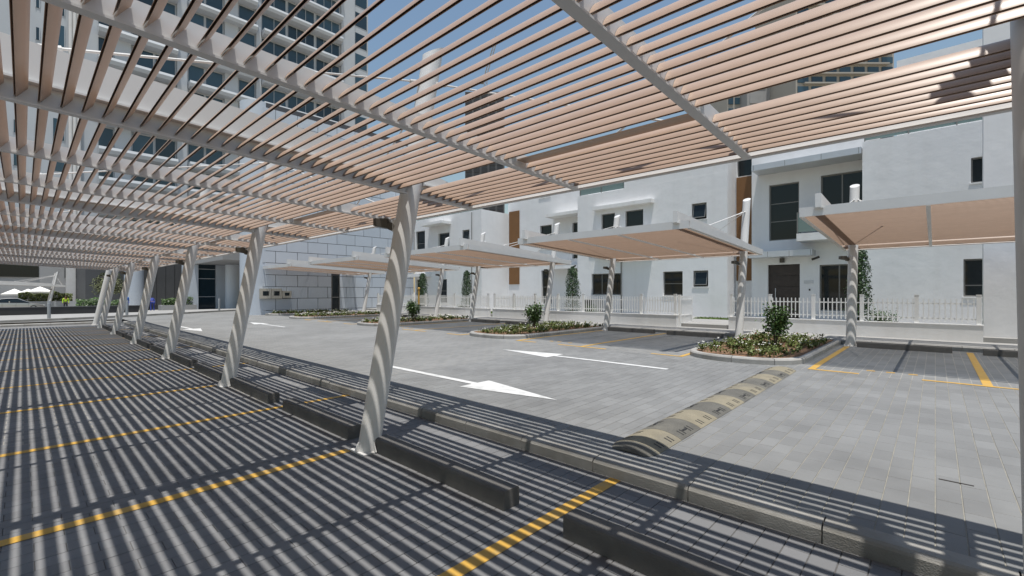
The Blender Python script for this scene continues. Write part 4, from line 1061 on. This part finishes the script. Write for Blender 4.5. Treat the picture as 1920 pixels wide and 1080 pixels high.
def skin_mesh(name, pts, edges, radii, m, parent, sub=2):
    me = bpy.data.meshes.new(name); me.from_pydata(pts, edges, []); me.materials.append(m)
    o = link(name, me, parent); sk = o.modifiers.new('skin', 'SKIN'); sk.use_smooth_shade = True
    if not me.skin_vertices:
        me.attributes.new
    for i, r in enumerate(radii):
        d = me.skin_vertices[0].data[i]; d.radius = (r, r * .85) if not isinstance(r, tuple) else r; d.use_root = (i == 0)
    ss_ = o.modifiers.new('sub', 'SUBSURF'); ss_.levels = sub; ss_.render_levels = sub
    return o
def person(x, y, rz, label, top, bottom, bend=0.0, vest=False, arm=0.0):
    z = gz(x)
    t = thing('person', label, 'person', (x, y, z), rz, 'people by the hotel drive')
    cb, sb_ = math.cos(bend), math.sin(bend)
    def T(px, py, pz):                                             # torso bends forward (+y) about the hip
        dz = pz - .95; return (px, py * cb + dz * sb_, .95 + dz * cb - py * sb_)
    pts = [(0, 0, .95), T(0, .01, 1.15), T(0, .02, 1.36), T(0, .02, 1.47), T(0, .035, 1.55),
           (-.10, .0, .90), (-.11, .03, .5), (-.12, -.02, .08), (-.12, .13, .04), (.10, .0, .90), (.11, -.01, .5), (.12, -.06, .08), (.12, .09, .04),
           T(-.20, .0, 1.40), T(-.26, .02 + arm * .1, 1.12), T(-.24, .10 + arm * .3, .88), T(-.24, .14 + arm * .4, .79),
           T(.20, .0, 1.40), T(.26, .02 + arm * .1, 1.12), T(.24, .10 + arm * .3, .88), T(.24, .14 + arm * .4, .79)]
    ed = [(0, 1), (1, 2), (2, 3), (3, 4), (0, 5), (5, 6), (6, 7), (7, 8), (0, 9), (9, 10), (10, 11), (11, 12), (2, 13), (13, 14), (14, 15), (15, 16), (2, 17), (17, 18), (18, 19), (19, 20)]
    ra = [(.14, .10), (.13, .095), (.15, .10), .055, .055, .085, .06, .045, .04, .085, .06, .045, .04, .06, .045, .036, .03, .06, .045, .036, .03]
    skin_mesh('body', pts, ed, ra, M_SKIN, t)
    hd = MB(); hx, hy, hz = T(0, .045, 1.63)
    for i in range(9):
        a = math.pi * i / 8; rr = math.sin(a)
        for k in range(12):
            b = 2 * math.pi * k / 12; nose = .012 if (i in (4, 5) and k == 3) else 0
            hd.v.append((hx + .078 * rr * math.cos(b), hy + (.095 + nose) * rr * math.sin(b), hz - .115 * math.cos(a)))
    for i in range(8):
        for k in range(12): a = i * 12 + k; b = i * 12 + (k + 1) % 12; hd.f.append((a, b, b + 12, a + 12))
    h = part(t, 'head', hd, M_SKIN, True)
    cap = MB()
    for i in range(4, 9):
        a = math.pi * i / 8 + (.0 if i > 4 else .1); rr = math.sin(a)
        for k in range(12): b = 2 * math.pi * k / 12; cap.v.append((hx + .086 * rr * math.cos(b), hy - .008 + .102 * rr * math.sin(b), hz + .008 - .122 * math.cos(a)))
    for i in range(4):
        for k in range(12): a = i * 12 + k; b = i * 12 + (k + 1) % 12; cap.f.append((a, b, b + 12, a + 12))
    part(h, 'hair', cap, M_HAIR, True)
    tp = [pts[0], pts[1], pts[2], pts[3], pts[13], pts[14], pts[15], pts[17], pts[18], pts[19]]
    te = [(0, 1), (1, 2), (2, 3), (2, 4), (4, 5), (5, 6), (2, 7), (7, 8), (8, 9)]
    skin_mesh('shirt', tp, te, [(.165, .125), (.155, .12), (.175, .125), .07, .075, .06, .048, .075, .06, .048], top, t)
    bp = [pts[0], pts[5], pts[6], pts[7], pts[9], pts[10], pts[11]]
    skin_mesh('trousers', bp, [(0, 1), (1, 2), (2, 3), (0, 4), (4, 5), (5, 6)], [(.155, .12), .105, .078, .066, .105, .078, .066], bottom, t)
    for s_, (px, py) in ((-1, (-.12, .05)), (1, (.12, .01))): part(t, 'shoe', MB().hexa([(px - .05, py - .10, 0), (px + .05, py - .10, 0), (px + .05, py + .16, 0), (px - .05, py + .16, 0)], [(px - .045, py - .09, .09), (px + .045, py - .09, .09), (px + .04, py + .13, .06), (px - .04, py + .13, .06)]), M_HAIR)
    return t
person(-72.5, 3.3, R_(-80), 'person in yellow-green safety vest and dark trousers standing by the drive', M_HIVIS, M_TROUS)
person(-56, 8.6, R_(100), 'person in dark blue overalls bending forward beside the hedge', M_BLUE, M_BLUE, bend=.75, arm=.6)
person(-55.5, 6.6, R_(120), 'person in bright blue shirt half hidden by a carport column', M_BLUE2, M_BLUE, bend=.15, arm=.3)

# ------------------------------------------------------------------ small street things
t = thing('marker_post', 'short yellow and black marker post at the left garden fence', 'post', (-24.9, 17.75, RD + .12))
part(t, 'post', MB().tube([(0, 0, 0), (0, 0, .85)], .05, 12), M_TYRE, True); part(t, 'sleeve', MB().tube([(0, 0, .6), (0, 0, 1.55)], .055, 12), M_YEL, True)
part(t, 'cap', MB().lathe([(.07, 1.55), (.09, 1.65), (.05, 1.72)], (0, 0), 12), M_YEL, True)
t = thing('camera_post', 'thin white post with dark camera in the middle villa garden', 'camera', (-15.2, 21.5, GZ)); part(t, 'post', MB().tube([(0, 0, 0), (0, 0, 2.7)], .025, 8), M_STEEL, True)
part(t, 'camera', MB().tube([(-.02, 0, 2.72), (.22, -.1, 2.78)], .05, 10), M_DARK, True)
t = thing('air_conditioner', 'dark outdoor unit at the foot of the middle villa wall', 'air conditioner', (-15.0, 23.2, GZ)); part(t, 'case', MB().box(-.55, .55, -.25, .25, .05, .85), M_GREY)
part(t, 'grille', MB().box(-.5, .1, -.262, -.25, .12, .8), M_DARK); part(t, 'foot', MB().box(-.5, -.4, -.25, .25, 0, .05).box(.4, .5, -.25, .25, 0, .05), M_DARK)
t = thing('security_camera', 'white security camera beside the leftmost far column', 'camera', (-33.55, ROW2Y - .3, 2.75)); part(t, 'camera', MB().tube([(0, -.22, .02), (.05, .1, .06)], .07, 12), M_STEEL, True)
part(t, 'arm', MB().tube([(0, .05, .04), (0, .62, -.08)], .02, 8), M_STEEL, True)
